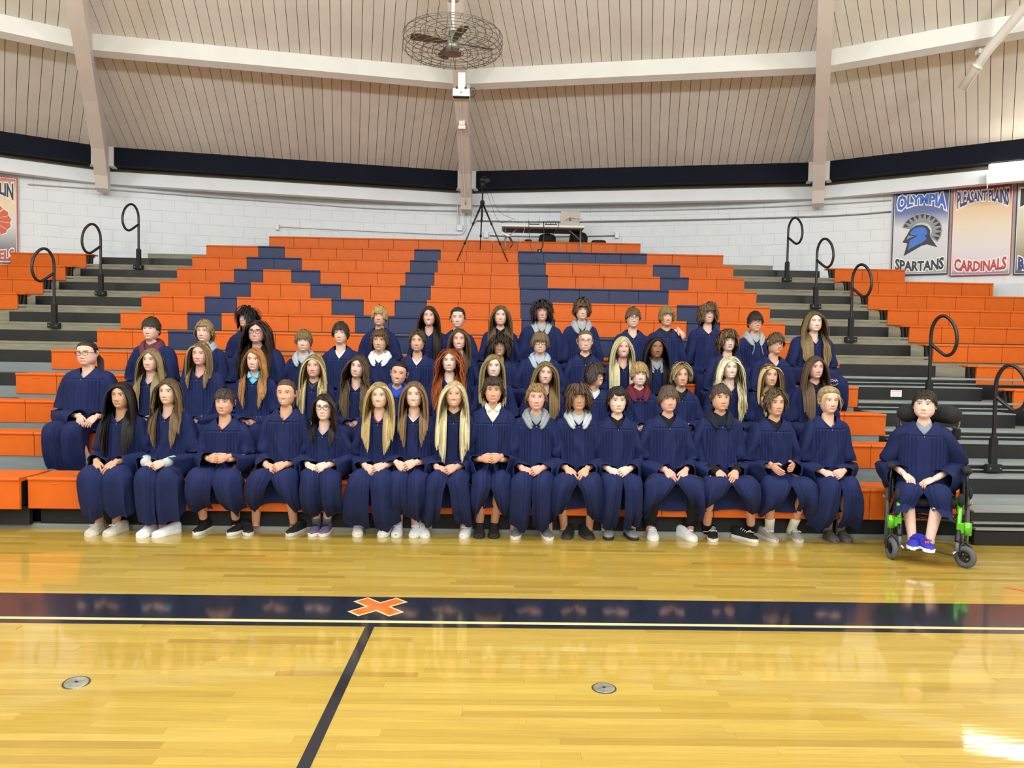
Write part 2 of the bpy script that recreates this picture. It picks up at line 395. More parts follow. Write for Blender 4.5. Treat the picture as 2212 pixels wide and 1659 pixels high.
for i in range(-8, 8):
    vis_b = i in VIS_BAYS
    if not vis_b:
        # bays out of view: plain roof panel and edge beam
        a0, a1 = i*TB, (i+1)*TB
        mb = MB(); V = []
        for rho in (R_WALL+.1, 0.4):
            for a in (a0, a1): V.append((*pol(rho, a), z_roof(rho)))
        mb.add(V, [(0, 1, 3, 2)]); mb.build('roof_panel', M_CEIL, CEIL)
        chord_box(16.75, 16.45, 4.755, 5.07, i).build('navy_beam', M_NAVYB, BEAMS)
        continue
    chord_box(16.72, 16.45, 4.757, z_roof, i, 0.18).build('navy_beam', M_NAVYB, BEAMS)
    for sgn in (0, 1):
        pass
    chord_box(16.9, 16.70, 4.475, 4.695, i, 0.02).build('white_beam', M_WALL, BEAMS)
    chord_box(16.95, 16.78, 4.68, 4.80, i, 0.02).build('gap_shade_strip', M_OLIVE, BEAMS)  # dark strip painted as the shadow in the gap under the navy beam
    chord_box(14.10, 13.97, lambda r_: z_roof(r_)-0.235, lambda r_: z_roof(r_)+0.0, i, 0.10).build('purlin', M_PURLIN, BEAMS)
    # end blocks of the navy beam
    a0, a1 = i*TB, (i+1)*TB; am = (a0+a1)/2; t = np.array((math.cos(am), -math.sin(am))); nrm = np.array((math.sin(am), math.cos(am)))
    for s_ in (-1, 1):
        c0 = np.array((DX, DY))+nrm*16.44*math.cos(TB/2)+t*s_*(16.44*math.sin(TB/2)-0.14)
        M = Matrix.Translation((c0[0], c0[1], 0)) @ Matrix.Rotation(-am, 4, 'Z')
        MB().box(-.04, .04, -.03, .2, 4.73, 5.07, 0.004, M).build('beam_end_block', M_PURLIN, BEAMS)
    # planks run up the slope, parallel to the middle of the bay
    PW = 0.1525; c = np.array((DX, DY)); cs = math.cos(TB/2)
    half = RHO_E*math.sin(TB/2)+0.05; n = int(half*2/PW)+1
    r_top = 8.2
    # shadow board behind the joints
    V = []
    for rho in (RHO_E+0.25, 0.4):
        hw = rho*math.sin(TB/2)
        for s_ in (-1, 1):
            p = c+nrm*rho*cs+t*hw*s_; V.append((p[0], p[1], z_roof(rho)+0.028))
    MB().add(V, [(0, 1, 3, 2)]).build('roof_deck', M_BACK if True else None, CEIL)
    for k in range(n):
        s0 = -half+k*PW+0.004; s1 = min(-half+(k+1)*PW-0.004, half)
        if s1-s0 < 0.03: continue
        sm = max(abs(s0), abs(s1)); smin = min(abs(s0), abs(s1)) if s0*s1 > 0 else 0
        # the plank ends where the rib cuts it
        rho_end = max(r_top, smin/math.sin(TB/2)-0.02)
        lo, hi = RHO_E+0.12, rho_end
        if lo-hi < 0.15: continue
        V = []
        for dz in (-0.004, 0.02):
            for rho in (lo, hi):
                for s_ in (s0, s1):
                    p = c+nrm*rho*cs+t*s_; V.append((p[0], p[1], z_roof(rho)+dz+0.0006*((k*7) % 5)))
        F = [(0, 1, 3, 2), (4, 6, 7, 5), (0, 4, 5, 1), (2, 3, 7, 6), (0, 2, 6, 4), (1, 5, 7, 3)]
        MB().add(V, F).build('plank', M_CEIL, CEIL)
    # plain roof beyond the planks, towards the crown
    V = []
    for rho in (r_top+0.02, 0.4):
        hw = rho*math.sin(TB/2)
        for s_ in (-1, 1):
            p = c+nrm*rho*cs+t*hw*s_; V.append((p[0], p[1], z_roof(rho)+0.004))
    MB().add(V, [(0, 1, 3, 2)]).build('crown_panel', M_CEIL, CEIL)
RIBS = empty('trim_6'); RIBS['kind'] = 'structure'; RIBS['label'] = 'deep painted laminated ribs rising from the wall to the crown'
for i in range(-8, 8):
    a = i*TB; hw = 0.098
    prof = [(16.25, 4.31), (16.66, 4.31), (16.68, 5.0), (16.45, z_roof(16.45)+.03), (0.5, z_roof(0.5)+.03), (0.5, z_roof(0.5)-.3), (12.2, 6.27), (14.6, 5.30), (15.6, 4.83), (16.1, 4.50)]
    mb = MB(); M = Matrix.Translation((DX, DY, 0)) @ Matrix.Rotation(-a, 4, 'Z')
    mb.prism(prof, -hw, hw, 'yz', M); mb.build('rib', M_RIB, RIBS)
# ------------------------------------------------------------------ bleachers
W = 0.4572; BX0 = -5.185
def row_y(n): return 13.40+(n-12)*0.6019
def row_z(n): return 3.399+(n-12)*0.2648
def deck_z(n): return row_z(n+1)-0.43
SEAT_D = 0.30
def seat_profile(hh=0.24, dep=SEAT_D):
    return [(0.014, -hh), (0.004, -hh+0.006), (0.0, -0.034), (-0.008, -0.028), (-0.012, -0.016), (-0.008, -0.005), (0.004, 0.0),
            (0.06, -0.004), (dep*0.55, -0.007), (dep-0.03, 0.0), (dep-0.006, -0.006), (dep, -0.03), (dep-0.02, -0.036), (0.03, -0.036), (0.028, -hh)]
SEAT_CACHE = {}
def seat_mesh(w, mat, hh=0.24, dep=SEAT_D):
    key = (round(w, 3), mat.name, hh, dep)
    if key not in SEAT_CACHE:
        g = 0.0035; mb = MB(); mb.prism(seat_profile(hh, dep), g, w-g, 'yz')
        mb.box(w/2-0.04, w/2+0.04, -0.0035, 0.004, -0.062, -0.050, 0.002)
        SEAT_CACHE[key] = mb.mesh('seat_module', mat)
    return SEAT_CACHE[key]
ORD = ['first', 'second', 'third', 'fourth', 'fifth', 'sixth', 'seventh', 'eighth', 'ninth', 'tenth', 'eleventh', 'twelfth', 'top']
BLUE = {12: {2, 8, 12, 13, 14, 15, 16}, 11: {2, 3, 8, 12, 17}, 10: {2, 4, 8, 12, 17}, 9: {2, 5, 8, 12, 13, 14, 15, 16},
        8: {2, 6, 8, 12, 17}, 7: {2, 7, 8, 12, 17}, 6: {2, 8, 12, 13, 14, 15, 16}}
M_RAILG = pm('grey_rail', '#9aa0a0', 0.4, 0.3, var=0.08)
def bench(n, k0, k1, label, off=0.0, y=None, z=None, hh=0.24, dep=SEAT_D, edges=None, bracket=None, blue=()):
    Y = row_y(n) if y is None else y; Z = row_z(n) if z is None else z
    root = empty('bleacher_bench', (BX0+k0*W, Y, Z)); tag(root, label, 'bench', 'bleacher benches')
    ks = edges or ([k0]+[k for k in np.arange(math.floor(k0-off)+1+off, k1-0.02, 1.0) if k > k0+0.02]+[k1])
    for a, b_ in zip(ks[:-1], ks[1:]):
        kk = int(round(a-off)); m_ = M_BLUE if kk in blue else M_ORANGE
        link('seat_module', seat_mesh((b_-a)*W, m_, hh, dep), root, ((a-k0)*W, 0, 0))
    L = (k1-k0)*W
    MB().box(0.01, L-0.01, 0.05, dep-0.06, -hh+0.03, -0.04).build('seat_beam', M_BLACK, root)
    if bracket:
        s_ = bracket; x = 0 if s_ < 0 else L
        MB().box(min(x, x+s_*0.11), max(x, x+s_*0.11), -0.004, dep*0.6, -0.022, -0.002, 0.003).build('end_cap', M_ORANGE, root)
        mb = MB()
        for dx in (0.03, 0.085):
            mb.box(-0.012, 0.012, -0.01, 0.03, -0.20, -0.02, M=Matrix.Translation((x+s_*dx, 0.02+0.02, 0)) @ Matrix.Rotation(s_*math.radians(8), 4, 'Y'))
        mb.box(min(x, x+s_*0.11), max(x, x+s_*0.11), 0.02, 0.06, -0.205, -0.19); mb.build('end_bracket', M_BLACK, root)
    return root
for n in range(6, 13):
    bench(n, 0, 20, f'{ORD[n-1]} row bench of the central bleachers, orange seats with navy letter blocks', blue=BLUE[n])
bench(13, 2, 17, 'short orange bench at the very top of the central bleachers against the wall')
bench(5, -.5, 20.5, 'all orange fifth row bench of the central bleachers, behind the top row of people', off=.5)
bench(4, -.6, 20.4, 'orange fourth row bench of the central bleachers under the highest row of people', off=.4)
bench(3, -8.55, 20.45, 'orange third row bench of the central bleachers', off=.45)
bench(2, -8.55, 20.45, 'orange second row bench of the central bleachers', off=.45)
R1Y, R1Z = 6.50, 0.463
bench(1, 2.5, 20.45, 'low front row orange bench of the central bleachers where the front row sits', off=.5, y=R1Y, z=R1Z, hh=0.275, dep=0.40)
bench(1, -6.5, 2.45, 'low front orange bench left of the front row of people, empty', off=.45, y=R1Y-0.07, z=R1Z+0.005, hh=0.275, dep=0.44)
# side banks
lends = {11: -6.61, 10: -9.2, 9: -10.6, 8: -10.6}
for n in range(8, 12):
    bench(n, lends[n], -3.86, f'{ORD[n-1]} row orange bench of the bleacher bank left of the left aisle', off=.14, bracket=1)
rends = {11: 26.45, 10: 28.93, 9: 30.9}
for n in range(3, 12):
    k0 = 23.8 if n >= 6 else {5: 24.23, 4: 24.36, 3: 24.5}[n]
    bench(n, k0, rends.get(n, 31.2), f'{ORD[n-1]} row orange bench of the bleacher bank right of the right aisle', off=k0 % 1, bracket=-1,
          edges=[23.8, 24.83, 25.41, 26.45] if n == 11 else None)
# decks, risers and aisle steps
PLAT = empty('bleacher_platform', (0, 7, 0)); tag(PLAT, 'stepped bleacher frame of grey decks and risers under the orange benches', 'bleachers')
def pbox(name, mat, x0, x1, y0, y1, z0, z1, bev=0.0):
    return MB().box(x0, x1, y0-7, y1-7, z0, z1, bev).build(name, mat, PLAT)
M_FASC = pm('grey_fascia', '#7c8486', 0.5, var=0.08, scale=4, stretch=(1, 8, 8))
AL0, AL1, AR0, AR1 = -6.95, -5.21, 3.98, 5.70
for n in range(1, 13):
    Y = row_y(n); yb = row_y(n+1)+0.05; half = math.sqrt(max(R_WALL**2-(yb-DY)**2, 0.01))-0.03
    hx = min(half, 11.5); D = deck_z(n)
    x1 = DX+hx if n > 2 else 8
    m_ = M_PLY if n >= 6 else M_GREY
    y0 = Y+0.02
    if n == 1: y0 = 6.72
    pbox('deck', m_, DX-hx, x1, y0, yb, D-0.03, D)
    zb = (deck_z(n-1) if n > 1 else 0.0)
    pbox('riser', m_ if n > 1 else M_BLACK, DX-hx, x1, y0+0.005, y0+0.025, zb+0.005, D-0.03)
    if n >= 4:                                       # half steps in the left aisle
        pbox('half_step', M_STEP, AL0+.05 if n > 5 else -9.5, (AL1 if n > 5 else BX0-.5*W-.02), Y-0.27, Y+0.02, zb, zb+0.15, 0.004)
    if n >= 2:                                       # and in the right aisle
        xa = 3.98 if n >= 6 else 4.18
        xb = AR1-.12 if n >= 6 else (5.80 if n > 2 else 7.5)
        pbox('half_step', M_STEP, xa, xb, Y-0.27, Y+0.02, zb, zb+0.15, 0.004)
        if n <= 5: pbox('step_tread', M_GREY, xa, xb, Y-0.275, Y+0.018, zb+0.15, zb+0.162)
    if n <= 5:
        pbox('nose_rail', M_RAILG, 4.15, 8.2, y0-0.02, y0+0.01, D-0.02, D+0.003)
        pbox('lower_rail', M_RAILG, 4.15, 8.2, y0-0.012, y0+0.01, D-0.075, D-0.062)
        if n > 1:
            pbox('fascia', M_FASC, -9.5, 4.1, y0-0.005, y0+0.004, zb+.01, D-0.005); pbox('fascia', M_BLACK, 4.1, 8.2, y0-0.005, y0+0.004, zb+.01, D-0.03)
# front kick board and the low step at the right aisle foot
pbox('kick_board', M_BLACKM, -9, -4.06, 6.555, 6.6, 0.035, 0.20)
pbox('kick_board', M_BLACKM, -4.0, 4.15, 6.62, 6.66, 0.035, 0.20)
pbox('floor_rail', M_GREY, -9, 4.15, 6.61, 6.68, 0.0, 0.035)
pbox('kick_board', M_BLACKM, 4.15, 8.2, 6.40, 6.44, 0.0, 0.125)
pbox('low_rail', M_RAILG, 4.15, 8.2, 6.39, 6.44, 0.135, 0.155)
pbox('low_rail', M_RAILG, 4.15, 8.2, 6.42, 6.46, 0.185, 0.20)
pbox('foot_step', M_STEP, 4.15, 8.2, 6.46, 6.74, 0.14, 0.285)
pbox('step_tread', M_GREY, 4.15, 8.2, 6.42, 6.74, 0.285, 0.30)

# sheet with a printed notice on the half step of the right aisle
M_PAPER = pm('paper', '#e6e6e6', 0.7, var=0.02); M_INK = pm('ink', '#3a3a42', 0.7); M_REDINK = pm('red_ink', '#b0444a', 0.7)
def text(body, size, mat, parent=None, extr=0.0, name='lettering', align='CENTER', bold=0.0, sx=1.0):
    cu = bpy.data.curves.new(name, 'FONT'); cu.body = body; cu.size = size; cu.extrude = extr; cu.align_x = align; cu.align_y = 'CENTER'; cu.offset = bold
    cu.resolution_u = 2
    tmp = bpy.data.objects.new(name, cu); COL.objects.link(tmp)
    me = bpy.data.meshes.new_from_object(tmp.evaluated_get(bpy.context.evaluated_depsgraph_get())); me.name = name
    bpy.data.objects.remove(tmp); bpy.data.curves.remove(cu)
    if sx != 1.0: me.transform(Matrix.Diagonal((sx, 1, 1, 1)))
    m2 = bpy.data.meshes.new(name); m2.from_pydata([tuple(v.co) for v in me.vertices], [], [tuple(p_.vertices) for p_ in me.polygons]); m2.polygons.foreach_set('use_smooth', np.zeros(len(m2.polygons), bool))
    bpy.data.meshes.remove(me); m2.materials.append(mat); m2.update()
    return link(name, m2, parent)
FACE = Matrix.Rotation(math.radians(90), 4, 'X')       # text plane facing the camera side (-Y)
p = at_y(1936, 850, row_y(4)-0.28)
nt_ = empty('notice_sheet', (p.x, row_y(4)-0.276, p.z)); tag(nt_, 'small white printed caution notice stuck on the black aisle step', 'notice')
MB().box(-.062, .062, -0.003, 0, -.037, .037).build('sheet', M_PAPER, nt_)
t_ = text('CAUTION', 0.022, M_REDINK, nt_, name='notice_heading'); t_.matrix_local = Matrix.Translation((0, -0.0035, 0.02)) @ FACE
mb = MB()
for k in range(4): mb.box(-.05+.004*(k % 2), .05-.006*(k % 3), -0.0036, -0.003, 0.002-k*.009, 0.004-k*.009)
mb.build('notice_lines', pm('grey_ink', '#9a9aa0', .7), nt_)

# ------------------------------------------------------------------ aisle hand rails
def smooth_path(P, k=6):
    P = np.array(P, float); out = []
    Q = np.concatenate([P[:1]*2-P[1:2], P, P[-1:]*2-P[-2:-1]])
    for i in range(len(P)-1):
        p0, p1, p2, p3 = Q[i:i+4]
        for t in np.linspace(0, 1, k, endpoint=False):
            out.append(.5*((2*p1)+(-p0+p2)*t+(2*p0-5*p1+4*p2-p3)*t*t+(-p0+3*p1-3*p2+p3)*t**3))
    out.append(P[-1]); return np.array(out)
def handrail(x, y, z, side, label, hgt=0.98):
    """side -1: loop leans to image left, +1 to image right"""
    r = empty('aisle_handrail', (x, y, z)); tag(r, label, 'handrail', 'aisle handrails')
    s_ = side; t = hgt
    loop = [(0, 0, 0.16), (0, 0, 0.4), (0, 0, 0.62), (0, 0, 0.78), (s_*.012, -.02, 0.87), (s_*.05, -.07, 0.945), (s_*.105, -.13, 0.975), (s_*.165, -.20, 0.95),
            (s_*.225, -.27, 0.87), (s_*.252, -.31, 0.76), (s_*.25, -.31, 0.66), (s_*.215, -.27, 0.575), (s_*.155, -.2, 0.545), (s_*.10, -.13, 0.58), (s_*.05, -.065, 0.625), (0, 0, 0.67)]
    loop = [(a*.56, b_*.8, c*t/.975) for a, b_, c in loop]
    MB().tube(smooth_path(loop, 4), 0.019, 10).build('loop_tube', M_BLACK, r, True)
    MB().box(-.032, .032, -.03, .03, 0.0, 0.27, 0.004).build('post_socket', M_BLACKM, r)
    mb = MB(); mb.lathe([(0.001, 0.27), (0.03, 0.27), (0.03, 0.285), (0.001, 0.285)], 12); mb.build('collar', M_BLACK, r)
    MB().box(-.075, .075, -.045, .03, -0.06, 0.012, 0.004).build('base_bracket', M_BLACKM, r)
    for dx in (-.05, .05):
        MB().lathe([(0.001, 0), (0.009, 0), (0.009, 0.006), (0.001, 0.006)], 8, Matrix.Translation((dx, -.045, -.025)) @ FACE).build('bolt', M_STEEL, r)
    return r
for n, q in ((11, 'highest'), (9, 'middle'), (7, 'lowest')):
    pz = deck_z(n)-0.02
    handrail(-6.07, row_y(n)-0.01, pz, -1, f'{q} of the three black loop handrails in the left aisle', hgt=1.0)
for n, q in ((11, 'highest black loop handrail in the right aisle'), (9, 'second highest black loop handrail in the right aisle'), (7, 'black loop handrail in the right aisle just above the top right person'),
             (4, 'black loop handrail rising behind the person in the wheelchair'), (2, 'black loop handrail at the right edge beside the wheelchair')):
    dz = deck_z(n)-0.02
    handrail(4.87 if n > 4 else (4.87 if n == 4 else 4.93), row_y(n)-0.01-(0.15 if n == 4 else 0), dz, 1, q, hgt=1.0)

# ------------------------------------------------------------------ ceiling fan in a wire cage
def fan():
    cx, cy, cz = -0.60, 8.5, 5.12
    c = at_y(978, 92, 8.5); cx, cz = c.x, c.z
    r = empty('caged_ceiling_fan', (cx, 8.5, cz)); tag(r, 'grey industrial ceiling fan in a round wire cage hanging under the centre rib', 'fan')
    R0 = 0.55; hh = 0.115; M_W = pm('cage_wire', '#76716a', 0.4, 0.6, var=0.1)
    t = np.linspace(0, 2*math.pi, 49)[:-1]
    for s_ in (-1, 1):
        for rr in (0.12, 0.2, 0.28, 0.36, 0.44, 0.52, 0.55):
            z = s_*hh*(1.0 if rr < .5 else (0.85 if rr < .54 else 0.55))
            MB().tube(np.stack([rr*np.cos(t), rr*np.sin(t), 0*t+z], 1), 0.0035, 5, closed=True).build('cage_ring', M_W, r, True)
    MB().tube(np.stack([R0*np.cos(t), R0*np.sin(t), 0*t], 1), 0.0035, 5, closed=True).build('cage_ring', M_W, r, True)
    for k in range(24):
        a = k*2*math.pi/24
        prof = [(0.10, -hh), (0.30, -hh), (0.50, -hh), (0.545, -hh*.7), (0.555, 0), (0.545, hh*.7), (0.50, hh), (0.30, hh), (0.10, hh)] if k % 2 == 0 else [(0.36, -hh), (0.50, -hh), (0.545, -hh*.7), (0.555, 0), (0.545, hh*.7), (0.50, hh), (0.36, hh)]
        MB().tube([(p_*math.cos(a), p_*math.sin(a), q) for p_, q in prof], 0.0035, 5).build('cage_spoke', M_W, r, True)
    M_BL = pm('fan_blade', '#6d6257', 0.5, 0.2, var=0.15)
    for k in range(4):
        a = math.radians(20+k*90); M = Matrix.Rotation(a, 4, 'Z') @ Matrix.Rotation(math.radians(14), 4, 'X')
        mb = MB(); mb.prism([(0.07, -.03), (0.2, -.055), (0.42, -.07), (0.47, -.05), (0.48, .03), (0.40, .06), (0.2, .045), (0.07, .03)], -0.004, 0.004, 'xy', M); mb.build('blade', M_BL, r)
    MB().lathe([(0.001, -.09), (0.06, -.09), (0.075, -.075), (0.075, .0), (0.06, .03), (0.05, .12), (0.001, .125)], 20).build('motor', M_STEEL, r, True)
    MB().lathe([(0.001, -.125), (0.1, -.125), (0.1, -.115), (0.001, -.11)], 20).build('hub_plate', M_STEEL, r, False)
    MB().tube([(0, 0, .1), (0, 0, .9), (0, 0, z_roof(8.5-DY)-cz-0.0)], 0.022, 10).build('down_rod', M_PURLIN, r, True)
    MB().lathe([(0.001, .46), (0.07, .46), (0.085, .50), (0.07, .58), (0.001, .60)], 16).build('canopy', M_PURLIN, r, True)
fan()
# projector box on the centre rib
pp = at_y(997, 205, 10.6)
pr_ = empty('wall_projector', (pp.x, 10.6, pp.z)); tag(pr_, 'small white boxy projector fixed under the centre rib below the fan', 'projector')
MB().box(-.118, .118, -.10, .12, -.055, .06, 0.012).build('housing', M_WHITE, pr_)
MB().box(-.112, .112, -.104, -.05, -.068, -.048, 0.004).build('dark_grille', M_BLACKM, pr_)
MB().lathe([(0.001, 0), (0.013, 0), (0.013, .004), (0.001, .005)], 12, Matrix.Translation((0, -.10, 0.0)) @ FACE).build('emblem_disc', pm('grey_emblem', '#7d7d80', .4), pr_)
for s_ in (-1, 1): MB().lathe([(0.001, 0), (0.016, 0), (0.016, .02), (0.001, .022)], 12, Matrix.Translation((s_*.06, -.09, .062)) @ FACE).build('mount_knob', M_BLACK, pr_)
MB().box(.07, .12, -.02, .06, .06, .14, 0.004).build('junction_box', M_STEEL, pr_)
MB().tube(smooth_path([(.10, 0, .09), (.17, -.03, .085), (.20, -.03, .02), (.16, -.03, -.03), (.118, -.01, -.03)]), 0.006, 6).build('loop_cable', M_BLACK, pr_, True)
MB().box(-.05, .05, -.02, .1, .055, .30).build('mount_arm', M_PURLIN, pr_)
# conduits
def conduit(name, pts, r, label, mat=M_WHITE, cat='conduit', group='wall conduits', boxes=(), k=5):
    pts = [tuple(p_) for p_ in pts]
    c0 = np.array(pts[0]); e_ = empty(name, pts[0]); tag(e_, label, cat, group)
    P = smooth_path(pts, k) if k > 1 else np.array(pts)
    MB().tube(P-c0, r, 8).build('pipe', mat, e_, True)
    for (x, y, z, w, hh_) in boxes:
        MB().box(-w/2, w/2, -.05, .01, -hh_/2, hh_/2, 0.004, Matrix.Translation((x-c0[0], y-c0[1], z-c0[2]))).build('box', M_WHITE, e_)
    return e_
def wall_pt(px, py, off=0.03):
    d = ray(px, py); o = Vector((0-DX, 0-DY, CAM_H)); a = d.x**2+d.y**2; b_ = o.x*d.x+o.y*d.y; c = o.x**2+o.y**2-(R_WALL-off)**2
    t = (-b_+math.sqrt(b_*b_-a*c))/a; return Vector((0, 0, CAM_H))+d*t
WP = lambda L, off=0.03: [wall_pt(x, y, off) for x, y in L]
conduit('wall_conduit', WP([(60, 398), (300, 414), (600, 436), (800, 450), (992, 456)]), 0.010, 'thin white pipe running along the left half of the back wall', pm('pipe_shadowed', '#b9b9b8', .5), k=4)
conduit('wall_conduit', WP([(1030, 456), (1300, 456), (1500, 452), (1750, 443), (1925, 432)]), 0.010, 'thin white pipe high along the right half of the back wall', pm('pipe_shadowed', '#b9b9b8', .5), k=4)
conduit('wall_conduit', WP([(1030, 477), (1200, 479), (1525, 474), (1800, 466), (1925, 457)]), 0.013, 'grey metal conduit along the right half of the back wall', M_STEEL, k=4)
b1 = wall_pt(600, 491); b2 = wall_pt(993, 493)
conduit('wall_conduit', WP([(604, 489), (700, 494), (850, 501), (980, 506), (1000, 503), (1005, 490), (1004, 456)]), 0.012, 'white conduit from a small box, curving up to the centre rib', M_WHITE, boxes=((b1.x, b1.y, b1.z, .06, .11), (b2.x, b2.y, b2.z, .11, .10)), k=4)
b1 = wall_pt(1050, 507); b2 = wall_pt(1332, 508)
conduit('wall_conduit', WP([(1058, 509), (1180, 511), (1330, 509)]), 0.010, 'thin conduit between an outlet box and a small box behind the table', M_STEEL, boxes=((b1.x, b1.y, b1.z, .085, .13), (b2.x, b2.y, b2.z, .075, .12)), k=4)
conduit('wall_conduit', WP([(991, 484), (988, 440), (991, 415), (997, 410)], .05), 0.013, 'short white vertical pipe left of the centre rib foot', M_WHITE)
conduit('wall_conduit', WP([(1021, 478), (1020, 440), (1019, 400)], .05), 0.010, 'short white vertical pipe right of the centre rib foot', M_WHITE)
cb = wall_pt(1022, 477); cbx = empty('junction_box', cb); tag(cbx, 'round white junction box on the wall behind the tripod', 'junction box')
MB().lathe([(0.001, -.02), (0.06, -.02), (0.055, .03), (0.001, .035)], 16, FACE).build('body', M_WHITE, cbx, True)
def rib_pt(px, py):
    # underside of the centre rib, x fixed
    d = ray(px, py); best = None
    for Y in np.linspace(8, 14.6, 200):
        P = Vector((0, 0, CAM_H))+d*(Y/d.y); rho = Y-DY
        zu = np.interp(rho, [0.5, 12.2, 14.6, 15.6, 16.1, 16.25], [z_roof(.5)-.3, 6.27, 5.30, 4.83, 4.50, 4.31])
        e = abs(P.z-zu)
        if best is None or e < best[0]: best = (e, Vector((P.x, P.y, P.z-0.015)))
    return best[1]
conduit('rib_conduit', [rib_pt(x, y) for x, y in ((1006, 440), (1002, 380), (999, 330), (997, 280), (995, 230), (993, 160))], 0.011, 'white cable conduit running up the underside of the centre rib', M_WHITE)
q = rib_pt(998, 263); sn = empty('sensor_box', q); tag(sn, 'small pale box fixed on the centre rib below the projector', 'box'); MB().box(-.05, .05, -.03, .03, -.045, .03, .006).build('body', M_WPIPE, sn); MB().box(-.06, .06, -.035, .03, -.11, -.05, .004).build('lower_cover', M_RIB, sn)

# basketball hoop support pipe
q0 = at_y(2078, 193, 10.2); q1 = at_y(2135, 108, 9.9); q2 = at_y(2240, -15, 9.1)
hp = empty('hoop_support_pole', q0); tag(hp, 'white diagonal steel pole hung from the purlin at upper right', 'pole')
MB().tube([(0, 0, 0), tuple(q1-q0), tuple(q2-q0), tuple((q2-q0)*1.8)], 0.060, 14).build('pipe', M_WPIPE, hp, True)
dd = (q1-q0).normalized(); MB().tube([tuple((q1-q0)*.55), tuple((q1-q0)*.62)], 0.069, 14).build('sleeve', M_WPIPE, hp, True)
qb = at_y(2124, 100, 10.22)-q0
mb = MB(); mb.box(-.07, .07, -.02, .06, -.09, .22, M=Matrix.Translation(qb)); mb.box(-.035, .035, -.04, .02, -.2, -.05, M=Matrix.Translation(qb)); mb.build('bracket', M_PURLIN, hp)
for s_ in (-1, 1): MB().box(s_*.06-.012, s_*.06+.012, -.03, .06, -.1, .28, M=Matrix.Translation(qb)).build('bracket_rail', M_WPIPE, hp)

# fluorescent fixture on the white beam at the right
M_TUBE = pm('fluorescent_tube', '#fdfbf0', .4, emit='#fffbe8', estr=14)
p0 = at_y(2131, 372, 12.05)
a_ = math.radians(33.75)
fx = empty('fluorescent_fixture', (p0.x, p0.y, p0.z)); fx.rotation_euler = (0, 0, -a_); tag(fx, 'glowing fluorescent strip light mounted over the banners at far right', 'light')
MB().box(0, 2.4, -.02, .10, -.19, .02, .006).build('housing', M_WHITE, fx)
MB().tube([(0.03, -.06, .07), (2.37, -.06, .07)], 0.04, 10).build('tube', M_TUBE, fx, True)
MB().tube([(0.03, -.06, -.06), (2.37, -.06, -.06)], 0.04, 10).build('tube', M_TUBE, fx, True)
MB().tube([(0.02, -.03, -.15), (.02, -.03, -.27)], 0.006, 6).build('pull_cord', M_WHITE, fx)
# ------------------------------------------------------------------ people
def ss(a, b, x):
    t = np.clip((x-a)/(b-a), 0, 1); return t*t*(3-2*t)
def gauss(x, s_): return np.exp(-(x/s_)**2)
M_SKIN = pm('skin', '#d8a890', 0.5, var=0.04, scale=60, attr=True, spec=0.35)
M_HAIR = pm('hair', '#503828', 0.5, var=0.10, scale=30, attr=True, spec=0.3)
M_GOWN = pm('navy_gown_cloth', '#1d2650', 0.8, var=0.07, scale=18, bump=0.12, bscale=420, rnd=0.05, spec=0.2)
M_GOWNLINE = pm('gown_seam', '#1a1d3e', 0.8)
SKINS = {'fair': '#e3b8a4', 'pale': '#ecc8b8', 'rosy': '#e2ad9c', 'tan': '#d6a888', 'olive': '#c99c7e', 'brown': '#94644a', 'warm': '#d9a78c'}
def cloth(col, rough=0.8):
    return pm('cloth_'+col.lstrip('#'), col, rough, var=0.07, scale=14, bump=0.15, bscale=300, spec=0.25)

def smooth_interp(t, tk, vk):
    f_ = np.linspace(tk[0], tk[-1], 600); v = np.interp(f_, tk, vk)
    k = 15; vp = np.concatenate([np.full(k, v[0])*1.0, v, np.full(k, v[-1])]); ker = np.hanning(2*k+1); ker /= ker.sum()
    return np.interp(t, f_, np.convolve(vp, ker, 'same')[k:-k])
# head + neck + trunk core as horizontal rings; t = height / head height, 0 at the eyes
_T = np.array([.5, .47, .42, .34, .24, .12, .02, -.08, -.18, -.28, -.37, -.44, -.485, -.51, -.54, -.58, -.70, -.82, -.92, -1.02, -1.15, -1.35, -1.8, -2.5])[::-1]
_A = np.array([.004, .034, .053, .067, .0745, .0772, .0765, .0745, .071, .0655, .0575, .046, .033, .036, .047, .052, .053, .055, .062, .076, .092, .100, .095, .09])[::-1]
_F = np.array([.004, .036, .056, .074, .0845, .0885, .087, .086, .086, .086, .084, .082, .076, .066, .050, .042, .041, .044, .050, .058, .064, .062, .055, .05])[::-1]
_B = np.array([.004, .044, .066, .084, .095, .100, .099, .094, .084, .072, .064, .060, .058, .057, .056, .056, .056, .058, .063, .072, .080, .085, .09, .09])[::-1]
FRONT = np.radians(74)
PHI = np.concatenate([np.linspace(-FRONT, FRONT, 52), np.linspace(FRONT, 2*math.pi-FRONT, 26)[1:-1]])
TT = np.concatenate([np.linspace(.497, .32, 9)[:-1], np.linspace(.32, -.5, 54)[:-1], [-.5, -.515, -.53, -.55, -.58, -.64, -.72, -.80, -.88, -.95, -1.02, -1.1, -1.2, -1.35, -1.6, -2.0, -2.4]])
